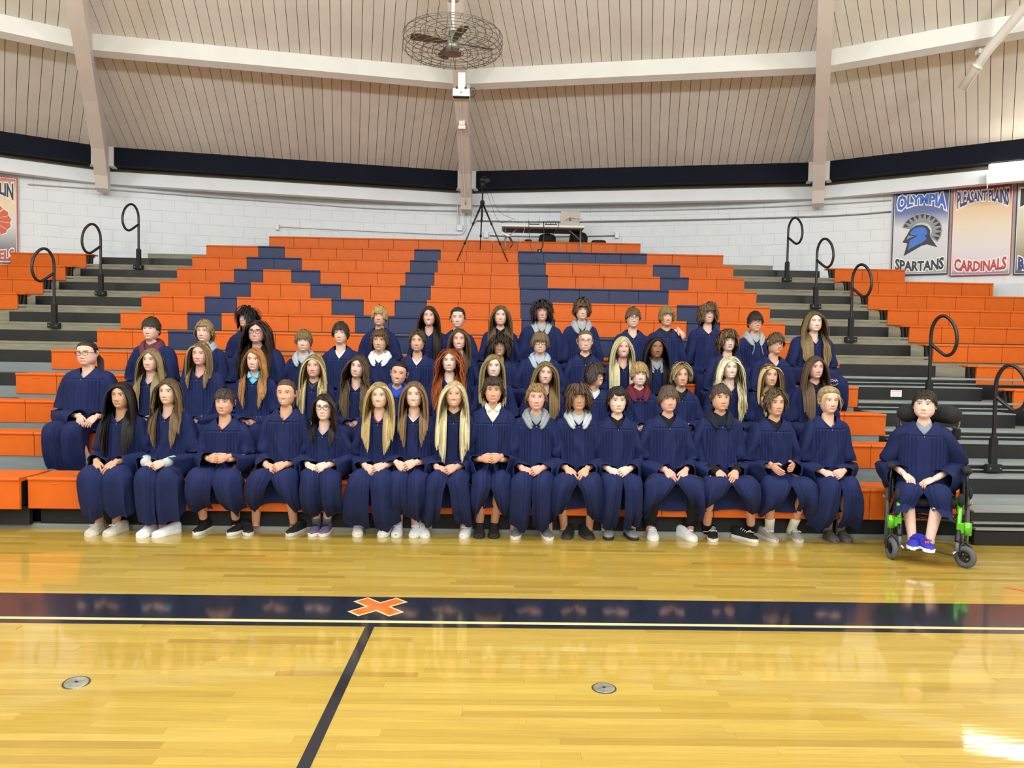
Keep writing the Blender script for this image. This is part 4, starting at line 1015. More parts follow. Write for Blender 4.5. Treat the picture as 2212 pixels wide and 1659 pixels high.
def skirt(o, seed, seat_z, nc=100, kk=6):
    rng = np.random.default_rng(seed+5); ks = o.get('knee', .085); kl = o.get('kneel', .40); hem = o.get('hem', .14)-seat_z
    slit = o.get('slit', .25); gap = o.get('gap', .03); fl = o.get('flare', 0.0); big = o.get('big', 1.0); fo = o.get('foot_y', -.30)
    by = o.get('bench_y', -.20)
    outer = smooth_path([(.10, .125), (-.08, .122), (-.22, .118), (-kl+.07, .118), (-kl-.005, .090), (-kl-.038, .03), (-kl-.036, -.06), (-kl*.75+fo*.25-.035, hem*.62), (fo-.055, hem)], kk)
    inner = smooth_path([(.12, .004), (-.04, .004), (by+.06, .004), (by-.012, .000), (by-.014, -.03), (by-.015, -.08), (by-.018, -.10), (by-.026, -.13), (by-.035, max(hem+.02, -.20))], kk)
    mid = (outer+inner)/2; m = len(outer); v = np.linspace(0, 1, m); kv = 4.2/8
    w = np.interp(v, [0, .25, kv, .75, 1], [.185*big, .175*big, .085+ks, .095+ks*.9+fl*.5, .098+ks*.8+fl])
    psi = 2*math.pi*(lambda u: u-.55*np.sin(2*math.pi*u)/(2*math.pi))(np.linspace(0, 1, nc)); s_, c_ = np.sin(psi), np.cos(psi)
    X = w[:, None]*np.sign(s_)*np.abs(s_)**.8; cc = np.sign(c_)*np.abs(c_)**.62
    Yz = mid[:, None]+np.where(c_ > 0, 1, 1)[None, :, None]*cc[None, :, None]*(outer-mid)[:, None]
    top = ss(-.15, .45, c_)[None]; nrm = outer-mid; nrm /= np.linalg.norm(nrm, axis=1)[:, None]
    # over the knee the cloth turns: use the real normal of the outer curve
    T = np.gradient(outer, axis=0); T /= np.linalg.norm(T, axis=1)[:, None]; nv = np.stack([T[:, 1], -T[:, 0]], 1); nv = np.where((np.sum(nv*nrm, 1) < 0)[:, None], -nv, nv)
    lw = np.interp(v, [0, .2, .45, kv, .75, 1], [0, .35, .9, 1.0, .75, .45])[:, None]
    legs = (gauss(np.abs(X)-ks, .058)*.024-gauss(X, .034)*.036)*lw
    low = ss(kv-.08, 1.0, v)[:, None]; p = rng.random(5)*6
    xs = X/(w[:, None]+1e-6)
    sharp = lambda t_: np.sign(np.sin(t_))*np.abs(np.sin(t_))**.7
    f_ = low*(.016*sharp(5.2*xs+p[0]+.8*v[:, None])+.011*sharp(9.5*xs+p[1]-.6*v[:, None])+.004*np.sin(13*xs+p[4]))
    f_ = f_+(1-low)*(.007*sharp(6*xs+p[2]+v[:, None]*7)*ss(.05, .3, v)[:, None]+.005*np.sin(v[:, None]*34+xs*5+p[3])*ss(.5, .25, v)[:, None])
    f_ = f_*o.get('fold', 1.0); axx = np.abs(X)
    pl = (.008*gauss(axx-.045, .012)-.010*gauss(axx-.060, .005))*ss(.1, .3, v)[:, None]
    zp = (.006*gauss(X, .018)-.013*gauss(X, .0045))*ss(1.0, .5, low)
    D = (legs+f_+pl+zp)*top
    Yz = Yz+D[..., None]*nv[:, None]
    X = X*(1+.10*low*np.sin(7*psi+p[0])[None])
    op = np.clip((v-(kv+(1-kv)*slit))/((1-kv)*(1-slit)+1e-6), 0, 1)[:, None]; sg = np.where(psi < math.pi, 1, -1)[None]
    dist = np.minimum(psi, 2*math.pi-psi)[None]; X = X+gap*op**1.1*np.exp(-(dist/.75)**2)*sg
    G = np.zeros((m, nc, 3)); G[..., 0] = X+o.get('skirt_x', 0)*ss(.1, .6, v)[:, None]; G[..., 1] = Yz[..., 0]; G[..., 2] = Yz[..., 1]
    lift = o.get('part_lift', 0.0)                                # gown falling apart: inner edges ride up
    if lift: G[..., 2] += lift*ss(.60, 1, v)[:, None]*np.exp(-(dist/.40)**2)
    G[..., 2] += .012*low*np.sin(3*psi+p[1])[None]
    G[..., 2] = np.where((v < .42)[:, None], np.maximum(G[..., 2], .004), G[..., 2])
    return G
def shoe(mb_u, mb_s, mb_l, toe, heel_dir, L=.265, hi=0.0, chunky=1.0):
    """toe: (x,y) of the toe tip on the floor; heel_dir: unit vector to the heel"""
    hd = np.array((*heel_dir, 0.0)); lat = np.array((-hd[1], hd[0], 0)); t0 = np.array((toe[0], toe[1], 0.0))
    s_ = np.array([0, .04, .12, .25, .40, .55, .70, .85, .95, 1.0]); w = np.array([.010, .028, .041, .047, .044, .039, .036, .035, .030, .018])*chunky
    out = []
    for sc, z in ((.99, .0), (1.05, .006), (1.05, .022*chunky), (.98, .028*chunky)):
        l_ = [t0+hd*(a*L)+lat*b_*sc for a, b_ in zip(s_, w)]+[t0+hd*(a*L)-lat*b_*sc for a, b_ in zip(s_[::-1], w[::-1])]
        out.append(np.array(l_)+(0, 0, z))
    mb_s.grid(np.array(out), True, True, True)
    h = np.array([.030, .040, .050, .056, .068, .084, .098, .100, .096, .088])+hi*np.array([0, 0, 0, 0, .1, .5, 1, 1, 1, 1])
    th = np.linspace(-math.pi/2, math.pi/2, 9); G = []
    for a, b_, hh_ in zip(s_, w, h):
        z0_ = .022*chunky
        G.append(t0+hd*(a*L)+lat*(b_*.97*np.sin(th))[:, None]+np.array((0, 0, 1))*(z0_+(hh_-z0_)*np.abs(np.cos(th))**.55)[:, None])
    mb_u.grid(np.array(G), False, True, True)
    if mb_l is not None:
        for k in range(4):
            a = .40+.075*k; hh_ = np.interp(a, s_, h); ww = .020
            mb_l.tube([t0+hd*a*L+lat*ww+(0, 0, hh_-.006), t0+hd*(a+.02)*L+(0, 0, hh_+.004), t0+hd*(a+.04)*L-lat*ww+(0, 0, hh_-.004)], .0035, 5)
        for sg in (-1, 1):
            c = t0+hd*.42*L+(0, 0, np.interp(.42, s_, h)+.004); mb_l.tube(smooth_path([c, c+lat*sg*.022+(0, 0, .008)-hd*.01, c+lat*sg*.034-hd*.02, c+lat*sg*.02-hd*.012, c], 3), .0028, 5)

def glasses(o, parent, loc, mat):
    mb = MB(); wid = o.get('wid', 1)
    for s_ in (-1, 1):
        t = np.linspace(0, 2*math.pi, 25)[:-1]; c, s2 = np.cos(t), np.sin(t)
        rx, rz = o.get('lens', (.0255, .0185)); X = s_*.034+rx*np.sign(c)*np.abs(c)**.7; Z = .000+rz*np.sign(s2)*np.abs(s2)**.7
        Y = -.0985+.35*(np.abs(X)-.03)**2*8+0*t
        mb.tube(rot_head(np.stack([X, Y, Z], 1), o), o.get('rim', .0024), 6, closed=True)
        mb.tube(rot_head(smooth_path([(s_*.0585, -.095, .006), (s_*.070*wid, -.080, .006), (s_*.0785*wid, -.03, .004), (s_*.080*wid, .012, .002)], 3), o), o.get('rim', .0024)*.9, 5)
    mb.tube(rot_head(smooth_path([(-.0095, -.101, .004), (0, -.105, .007), (.0095, -.101, .004)], 3), o), o.get('rim', .0024), 5)
    return mb.build('glasses', mat, parent, True, loc)

PEOPLE = []
def person(row, px, py, o, label, world_pos=None):
    """row: bench number; (px, py): where the chin appears in the photograph (used once, to find the real seat position)"""
    seed = len(PEOPLE)*17+3; sz = row_z(row) if row > 1 else R1Z; hip_y = (row_y(row)+.17) if row > 1 else R1Y+.20
    hs = o.get('hs', .98); hy = o.get('head_y', -.055)
    if 'seat' in o: hip_y, sz = o['seat']
    ch = at_y(px, py, hip_y+hy-.07)
    zc = ch.z-sz+.1125*hs; lx = o.get('leanx', 0.0)
    dxc = hs*.12*math.sin(math.radians(o.get('tilt', 0)))
    X = ch.x-lx+dxc*0
    name = 'person'; o = dict(o); kl = o.get('kneel', .40 if row == 1 else .31)
    if 'hpx' in o: P = at_y(*o['hpx'], hip_y-.35); o['hands'] = (P.x-X, -.35, max(P.z-sz, .135)+.006)
    if 'hem_px' in o: o['hem'] = at_y(px, o['hem_px'], hip_y-.37).z
    if 'skx' in o: o['skirt_x'] = at_y(o['skx'], 1080, hip_y-.38).x-X
    if 'handR_px' in o: P = at_y(*o['handR_px'][:2], hip_y+o['handR_px'][2]); o['handR'] = (P.x-X, o['handR_px'][2], P.z-sz)
    sk = np.array(srgb(SKINS[o.get('skin', 'fair')]))
    mb = MB(); P, C = head_surface(o); P = rot_head(P, o)*hs
    # the trunk core follows the seat height
    low = P[..., 2] < -.24; kz = (zc-.30-.05)/(.54-.24)
    P[..., 2] = np.where(low, -.24+(P[..., 2]+.24)*kz, P[..., 2])
    P = P+np.array((lx, hy, zc)); P[..., 0] -= lx*ss(zc-.1, .1, P[..., 2]); P[..., 1] -= hy*ss(zc-.12, .1, P[..., 2])
    mb.grid(P, True, True, True, col=C.reshape(-1, 3))
    em = MB(); ear_mesh(em, o, sk); V = np.concatenate(em.v)*hs+np.array((lx, hy, zc)); mb.add(V, em.f, np.concatenate(em.c))
    # arms and hands
    pose = o.get('pose', 'clasp'); hsc = o.get('hand', .89)
    if row > 1 and 'hpx' not in o: o['hands'] = (0, -.225, .140); o['cuff'] = 1.42
    for s_ in (-1, 1):
        sh, el, wr = arm_pts(o, zc, s_)
        shi = sh*np.array((.75, 1, 1))-(0, 0, .03)
        mb.tube(smooth_path([shi, shi*.45+el*.55, el, el*.5+wr*.5, wr], 3), np.interp(np.linspace(0, 1, 13), [0, .4, .5, .75, 1], [.030, .030, .030, .028, .0235])*o.get('arm', 1), 9, col=sk)
        hx, hy_, hz = o.get('hands', (0, -.325, .165)); ctr = np.array((hx, hy_, hz)); skh = sk*np.array((1, .9, .88))
        fa = wr-el; fa /= np.linalg.norm(fa)
        if (s_ > 0 and 'handR' in o): hand(mb, wr+fa*.02, o.get('handR_d', fa), o.get('handR_n', (0, .2, -1)), -1, skh, hsc, (25, 30, 20), 40)
        elif (s_ < 0 and 'handL' in o): hand(mb, wr+fa*.02, o.get('handL_d', fa), o.get('handL_n', (0, .2, -1)), 1, skh, hsc, (25, 30, 20), 40)
        elif pose == 'clasp':
            d = np.array((-s_*.74, -.50, -.36+.06*s_)); n_ = np.array((-s_*.55, .55, -.62)); hand(mb, wr+(0, -.004*s_, .007*s_), d, n_, -s_, skh, hsc, (38, 48, 30), 22)
        elif pose == 'lace':
            d = np.array((-s_*.66, -.62, -.05-.14*s_)); n_ = np.array((-s_*.72, .66, -.22)); hand(mb, wr+(0, 0, .010*s_+.012), d, n_, -s_, skh, hsc, (48, 50, 30), 28)
        elif pose == 'steeple':
            d = np.array((-s_*.42, -.80, -.30+.2*s_)); n_ = np.array((-s_*.9, .2, -.1)); hand(mb, wr+(s_*.012, 0, .01), d, n_, -s_, skh, hsc, (14, 18, 10), 45)
        else:                                   # hands laid over each other, fingers down
            d = np.array((-s_*.45, -.66, -.62)); n_ = np.array((-s_*.2, .72, -.68)); hand(mb, wr+(s_*.004, -.006*s_, .004), d, n_, -s_, skh, hsc, (16, 24, 18), 26)
    front = row == 1 or o.get('legs', False); fz = -sz if row == 1 else (deck_z(row-1)-sz if row > 1 else 0)
    if 'floor_z' in o: fz = o['floor_z']-sz
    feet = o.get('feet'); ks = o.get('knee', .085)
    kl = o.get('kneel', .40)
    base = Vector((X, hip_y, sz))
    if row > 1 and not feet: kl = o['kneel'] = o.get('kneel', .31)
    body = None
    legs = []
    if feet: fl = [(a-X, (min(b_, 6.405) if 'seat' not in o else b_)-hip_y) for a, b_ in feet]
    else: fl = [(-.09, -kl+.02), (.09, -kl+.02)]
    for s_, (tx, ty) in zip((-1, 1), fl):
        ank = np.array((tx+o.get('splay', .0)*-s_, ty+.19, fz+.085)); kn = np.array((s_*ks, -kl+.045, .045)); hp_ = np.array((s_*.08, .0, .075))
        sh_ = o.get('skirt_x', 0); kn[0] += sh_
        mb.tube(smooth_path([hp_, hp_*.4+kn*.6, kn, kn*.55+ank*.45+(0, .015, 0), ank, ank-(0, .0, .05)], 3), np.interp(np.linspace(0, 1, 16), [0, .3, .42, .58, .82, 1], [.062, .056, .048, .048, .033, .035])*o.get('leg', 1), 10, col=sk*np.array((1, .93, .9)))
        legs.append((kn, ank))
    body = mb.build(name, M_SKIN, None, True, base); body.rotation_euler = (0, 0, o.get('rz', 0)); tag(body, label, 'person', o.get('group'))
    # gown
    g = MB(); g.grid(torso_gown(o, zc, seed, 46 if row == 1 else 34), True); hsk = {k: v for k, v in o.items()}; hsk['kneel'] = kl
    hsk.setdefault('hem', (.15 if row == 1 else deck_z(row-1)+.13)); hsk['foot_y'] = np.mean([b_ for _, b_ in fl])+.10
    hsk['bench_y'] = -.20 if row == 1 else -.17
    gown = g.build('gown', M_GOWN, body, True)
    MB().grid(skirt(hsk, seed, sz, *((100, 6) if row == 1 or o.get('legs') else (46, 3)))).build('gown_skirt', M_GOWN, gown, True)
    for s_ in (-1, 1): MB().grid(sleeve(o, zc, s_, seed+s_), True).build('sleeve', M_GOWN, gown, True)
    # zip with a pull
    if o.get('zip', True):
        yk = zc-.140-o.get('vdip', .100)
        MB().box(-.0025, .0025, -.004, .003, -.010, .006, .0008, Matrix.Translation((lx, -.112*o.get('big', 1)+hy*.6, yk-.012))).build('zip_pull', M_STEEL, gown)
    # shirt or hood under the gown
    sh_ = o.get('shirt')
    if sh_:
        kind, col = sh_; cm = cloth(col)
        ph = np.linspace(-math.pi, math.pi, 41)[:-1]; rows_ = []
        nk = {'tee': -.118, 'hood': -.105, 'collar': -.100, 'vee': -.150, 'scoop': -.165}[kind]
        for t_, a, f_, b_ in ((0, .0595, .050, .064), (-.006, .062, .053, .066), (-.02, .066, .058, .068), (-.05, .080, .070, .073), (-.09, .100, .078, .078), (-.14, .108, .076, .082), (-.20, .105, .060, .08)):
            kz_ = np.clip(1-np.abs(ph)/.9, 0, 1)
            z = nk-.030+t_-(.030 if kind in ('tee', 'hood') else (.06 if kind == 'vee' else .05))*kz_*(1 if t_ > -.04 else 0)
            rows_.append(np.stack([a*np.sin(ph), -np.where(np.cos(ph) > 0, f_, b_)*np.cos(ph)-.018*kz_*(1 if t_ > -.04 else .3)+.008, z*np.ones_like(ph)], -1)*hs+np.array((lx, hy*.8, zc)))
        MB().grid(np.array(rows_), True).build('shirt', cm, body, True)
        if kind == 'hood':
            a_ = np.linspace(-1, 1, 27); th = a_*math.radians(152)
            pth = np.stack([.088*np.sin(th)*(1-.12*np.abs(a_)**4), .088*np.cos(th)*1.0+.005-.03*np.abs(a_)**6, -.150-.010+.030*np.cos(th)-.065*ss(.70, 1.0, np.abs(a_))], 1)*hs+np.array((lx, hy*.8, zc))
            rr = np.interp(np.abs(a_), [0, .5, .85, 1], [.034, .030, .020, .011]); mbh = MB(); mbh.tube(pth, rr*1.05, 10, flat=1.25)
            mbh.tube(pth*1.0+np.stack([.012*np.sin(th), .012*np.cos(th)+0*th, -.022+0*th], 1), rr*1.1, 10, flat=1.0)
            hood = mbh.build('hood', cm, body, True)
            if o.get('strings'):
                for s_ in (-1, 1):
                    c = pth[0 if s_ < 0 else -1]; MB().tube(smooth_path([c, c+(s_*.006, -.032, -.03), c+(s_*.014, -.038, -.085), c+(s_*.03, -.036, -.13)], 3), .0026, 5).build('drawstring', cloth('#d8d8d6'), hood, True)
        if kind == 'collar':
            for s_ in (-1, 1):
                V = np.array([(s_*.060, -.012, -.108), (s_*.052, -.050, -.118), (s_*.012, -.083, -.168), (s_*.048, -.090, -.185), (s_*.070, -.055, -.158), (s_*.074, -.01, -.140)])*hs+np.array((lx, hy*.8, zc)); V2 = V+np.array((0, .004, -.004))
                n_ = len(V); q = [tuple(range(n_)), tuple(range(2*n_-1, n_-1, -1))]+[(i_, (i_+1) % n_, n_+(i_+1) % n_, n_+i_) for i_ in range(n_)]
                MB().add(np.concatenate([V, V2]), q).build('shirt_collar', cm, body)
    if o.get('necklace'):
        a_ = np.linspace(-1.1, 1.1, 15); MB().tube(np.stack([.062*np.sin(a_), -.052-.045*(1-np.abs(a_)/1.1), -.150-.055*(1-np.abs(a_)/1.1)**1.2], 1)+np.array((lx, hy*.8, zc)), .0014, 5).build('necklace', M_STEEL, body, True)
        MB().ball((lx, hy*.8-.101, zc-.213), .006, 8, 5).build('pendant', M_STEEL, body, True)
    # hair
    ho = dict(o); ho.setdefault('dens', 1.0 if row < 3 else .75); hm = hair_mesh(ho, seed); V = [v*hs+np.array((lx, hy, zc)) for v in hm.v]; hm.v = V; hm.build('hair', M_HAIR, body, True)
    if o.get('glasses'):
        mg = pm('glasses_'+o['glasses'].lstrip('#'), o['glasses'], .3); ob = glasses(o, body, None, mg); ob.scale = (hs, hs, hs); ob.location = (lx, hy, zc)
    if o.get('trousers'):
        for kn, ank in legs:
            MB().tube(smooth_path([kn+(0, .03, .0), kn, kn*.5+ank*.5+(0, .008, 0), ank+(0, 0, .045), ank+(0, -.01, -.005)], 3), np.interp(np.linspace(0, 1, 13), [0, .4, 1], [.066, .068, .056]), 12).build('trouser_leg', cloth(o['trousers']), body, True)
    if o.get('socks'):
        col, hgt = o['socks']
        for kn, ank in legs:
            dv = (kn-ank); dv /= np.linalg.norm(dv); MB().tube([ank-dv*.05, ank, ank+dv*hgt*.5, ank+dv*hgt, ank+dv*(hgt+.004)], [.041, .040, .041, .044, .040], 12).build('sock', cloth(col), body, True)
    if o.get('cuffs'):
        for s_ in (-1, 1):
            sh2, el, wr = arm_pts(o, zc, s_); dv = wr-el; dv /= np.linalg.norm(dv); MB().tube([wr-dv*.10, wr-dv*.05, wr-dv*.01, wr+dv*.012], [.05, .046, .042, .034], 12).build('shirt_cuff', cloth(o['cuffs']), body, True)
    if feet and o.get('shoe'):
        uc, sc_, lc = o['shoe'][:3]; ch_ = o['shoe'][3] if len(o['shoe']) > 3 else 1.0; hi = o['shoe'][4] if len(o['shoe']) > 4 else 0.0
        for s_, (tx, ty) in zip((-1, 1), fl):
            dirn = o.get('toe_dir', {}).get(s_, (s_*-.18, 1.0)); nd = math.hypot(*dirn); dirn = (dirn[0]/nd, dirn[1]/nd)
            u_, so, la = MB(), MB(), (MB() if lc else None); shoe(u_, so, la, (tx, ty), dirn, o.get('shoe_len', .262), hi, ch_)
            for q in (u_, so, la):
                if q is not None: q.v = [v+np.array((0, 0, fz)) for v in q.v]
            so_ = u_.build('shoe', pm('shoe_'+uc.lstrip('#'), uc, .65, var=.08, scale=30, bump=.2, bscale=200), body, True)
            so.build('sole', pm('sole_'+sc_.lstrip('#'), sc_, .6, var=.04), so_, False)
            if la is not None: la.build('laces', cloth(lc), so_, True)
    PEOPLE.append(body); return body
GW = 'people in navy gowns'
def L_(row, n, what): return f'person in navy gown{what}, {row} row, {n} from left'
FRONT_ROW = [
 (254, 882, dict(style='long', hair='#1a1512', len=.58, k=14, skin='olive', smile=.35, knee=.14, slit=.78, gap=.03, hpx=(222, 1006), pose='rest', hem_px=1122, skx=222,
    feet=[(-3.421, 6.301), (-3.286, 6.308)], toe_dir={-1: (-.02, 1), 1: (.25, 1)}, shoe=('#c4beb0', '#d6d0c0', '#d8d2c4', 1.12), vdip=.09), ', beige sneakers, hands on lap'),
 (357, 874, dict(style='long', hair='#5a4632', tips='#7d6442', len=.50, k=14, curl=.004, freq=.7, skin='fair', smile=.45, teeth=.3, knee=.115, slit=.35, gap=.008, hpx=(330, 1008), hem_px=1133, skx=338, cuffs='#b7bfc2',
    feet=[(-2.986, 6.277), (-2.881, 6.298)], toe_dir={-1: (.1, 1), 1: (.6, 1)}, shoe=('#e9e9ee', '#f2f2f4', None, 1.1), trousers='#16171a'), ', grey cuffs and white slides'),
 (479, 897, dict(style='short', hair='#3a3029', len=.05, sides=.5, skin='warm', smile=.5, teeth=.2, shirt=('scoop', '#a2352e'), knee=.155, slit=.3, gap=.05, hpx=(468, 998), pose='lace', hem_px=1112, skx=460, hairline=-.004,
    feet=[(-2.572, 6.543), (-2.293, 6.559)], toe_dir={-1: (.15, 1), 1: (.45, 1)}, shoe=('#17181a', '#e6e6e2', None), socks=('#17181a', .03)), ' over red shirt, fingers laced'),
 (613, 877, dict(style='back', hair='#5c4433', skin='warm', smile=.7, teeth=.6, shirt=('scoop', '#b03844'), necklace=True, knee=.13, slit=.05, gap=.10, part_lift=.05, hpx=(592, 1016), hem_px=1112, skx=585,
    feet=[(-2.116, 6.586), (-1.786, 6.502)], toe_dir={-1: (-.4, 1), 1: (.35, 1)}, shoe=('#1a1b1e', '#d8d8d4', '#2a2a2c'), pony=.2), ' over red top, thin necklace, skirt parted'),
 (697, 908, dict(style='bob', hair='#2e231d', len=.34, k=12, curl=.005, freq=.6, part=-.01, skin='pale', smile=.4, teeth=.2, glasses='#15141a', shirt=('vee', '#b5b5ae'), knee=.085, slit=.9, gap=.0, hpx=(684, 1028), hem_px=1118, skx=691, head_y=-.075,
    feet=[(-1.58, 6.431), (-1.494, 6.436)], toe_dir={-1: (0, 1), 1: (.05, 1)}, shoe=('#6d6488', '#efe6e2', '#1b1b20'), socks=('#6a6a70', .06)), ', glasses and purple sneakers'),
 (817, 882, dict(style='long', hair='#a78c58', tips='#c4a973', streak='#cdb57e', len=.53, k=14, skin='fair', smile=.75, teeth=.7, shirt=('vee', '#b4485a'), knee=.11, slit=.25, gap=.025, hpx=(808, 1013), hem_px=1150, skx=800, flare=.05,
    feet=[(-1.187, 6.452), (-.997, 6.511)], toe_dir={-1: (-.2, 1), 1: (.3, 1)}, shoe=('#e8e6df', '#efece4', '#eeeeea')), ' over pink top, long hem'),
 (893, 880, dict(style='long', hair='#775d40', tips='#8d7150', len=.47, k=14, skin='fair', smile=.8, teeth=.7, shirt=('vee', '#e9e9ea'), knee=.075, slit=.95, gap=0, hpx=(876, 1006), hem_px=1126, skx=880,
    feet=[(-.863, 6.469), (-.719, 6.477)], toe_dir={-1: (0, 1), 1: (.15, 1)}, shoe=('#e6e8ea', '#eeeeec', '#f2f2f2', 1.0, .03)), ' over white top, white high-top sneakers'),
 (980, 879, dict(style='long', hair='#c9b483', tips='#d8c797', streak='#e6dab2', len=.63, k=15, skin='warm', smile=.85, teeth=.8, shirt=('tee', '#17171b'), knee=.10, slit=.12, gap=.07, part_lift=.05, hpx=(964, 1022), hem_px=1150, skx=965, flare=.03,
    feet=[(-.6, 6.45), (-.289, 6.467)], toe_dir={-1: (-.35, 1), 1: (.2, 1)}, shoe=('#e4e6ea', '#eeeeec', '#f2f2f2')), ' over black tee, white low sneakers'),
 (1065, 871, dict(style='curly', hair='#3a2d22', len=.085, curl=.006, skin='warm', smile=.45, shirt=('collar', '#e6e3d6'), knee=.08, slit=.3, gap=.06, part_lift=.05, hpx=(1060, 998), pose='lace', hem_px=1124, skx=1060,
    feet=[(-.149, 6.474), (-.021, 6.481)], toe_dir={-1: (0, 1), 1: (.0, 1)}, shoe=('#1d1c1b', '#262524', None, 1.1, .05), vdip=.14), ' over white collared shirt, black boots'),
 (1159, 886, dict(style='curly', hair='#927548', len=.050, curl=.006, skin='rosy', smile=.45, shirt=('hood', '#8d9397'), knee=.105, slit=.45, gap=.02, hpx=(1150, 1020), hem_px=1150, skx=1148,
    feet=[(.155, 6.393), (.46, 6.377)], shoe=('#6d7275', '#e6e3d8', '#9a9a96')), ' over grey hoodie, grey canvas shoes'),
 (1251, 886, dict(style='short', hair='#553f2c', len=.150, sides=1.0, backlen=1.0, vol=.14, w=.0085, n=1700, fringe_z=.03, skin='tan', smile=.45, teeth=.25, shirt=('hood', '#b7bbbf'), knee=.14, slit=.1, gap=.11, part_lift=.05, hpx=(1247, 1034), pose='rest', hem_px=1138, skx=1246,
    feet=[(.595, 6.563), (.824, 6.525)], toe_dir={-1: (.3, 1), 1: (-.3, 1)}, shoe=('#1c1d1f', '#3a3a3a', None)), ' over pale grey hoodie, black shoes'),
 (1336, 893, dict(style='curly', hair='#2a211c', len=.072, curl=.006, skin='pale', smile=.5, teeth=.35, shirt=('tee', '#131317'), knee=.09, slit=.02, gap=.03, hpx=(1340, 1021), hem_px=1150, skx=1345,
    feet=[(.964, 6.451), (1.202, 6.431)], shoe=('#8d9196', '#202022', '#202022')), ' over black tee, grey running shoes'),
 (1447, 890, dict(style='short', hair='#574535', len=.085, sides=.5, skin='rosy', smile=.55, teeth=.3, shirt=('tee', '#141519'), knee=.19, slit=.0, gap=.17, part_lift=.05, hpx=(1462, 1040), pose='rest', hem_px=1124, skx=1460, trousers='#191b1f', big=1.06,
    feet=[(1.359, 6.471), (1.721, 6.442)], toe_dir={-1: (.1, 1), 1: (-.4, 1)}, shoe=('#eef0f2', '#f4f4f4', '#f0f0f0', 1.1)), ' over black tee, black trousers, white sneakers'),
 (1561, 887, dict(style='short', hair='#493c31', len=.052, sides=.6, skin='warm', smile=.0, frown=.6, shirt=('hood', '#191d2c'), knee=.175, slit=.0, gap=.15, part_lift=.05, hpx=(1572, 1035), pose='rest', hem_px=1118, skx=1580, cuffs='#15161c',
    feet=[(1.87, 6.498), (2.262, 6.486)], toe_dir={-1: (.3, 1), 1: (-.75, 1)}, shoe=('#141517', '#e6e6e6', '#d8d8d8'), socks=('#121214', .04), jaw=1.05), ' over dark hoodie, black sneakers'),
 (1680, 898, dict(style='short', hair='#57462f', len=.115, curtain=True, vol=.09, sides=.6, fringe_z=.05, part=.01, skin='warm', smile=.5, shirt=('tee', '#141417'), knee=.155, slit=.05, gap=.10, part_lift=.05, hpx=(1694, 1014), pose='steeple', hem_px=1124, skx=1708,
    feet=[(2.428, 6.494), (2.63, 6.488)], toe_dir={-1: (-.3, 1), 1: (.1, 1)}, shoe=('#97958f', '#c9c6be', '#d8d4c8'), socks=('#dcd8cc', .12)), ' over black tee, white socks, grey sneakers'),
 (1797, 893, dict(style='back', hair='#b79f6c', streak='#d8c797', skin='fair', smile=.3, shirt=('scoop', '#4659b8'), knee=.095, slit=.1, gap=.035, hpx=(1806, 1026), hem_px=1150, skx=1815, flare=.06, bun=.035, wisps=((-.05, .13, .012), (.05, .14, .012), (-.056, .10, .02), (.056, .09, .02), (-.045, .08, .004), (.046, .1, .006)), cap=.018,
    feet=[(2.95, 6.538), (3.062, 6.511)], toe_dir={-1: (0, 1), 1: (.05, 1)}, shoe=('#55524c', '#5a564e', None), socks=('#8f8b82', .08)), ' over blue top, grey slip-on shoes'),
]
ORDN = ['first', 'second', 'third', 'fourth', 'fifth', 'sixth', 'seventh', 'eighth', 'ninth', 'tenth', 'eleventh', 'twelfth', 'thirteenth', 'fourteenth', 'fifteenth', 'sixteenth']
for i, (px, py, o, w) in enumerate(FRONT_ROW):
    o.setdefault('group', GW); person(1, px, py, o, f'person in navy gown{w}, front row, {ORDN[i]} from left')
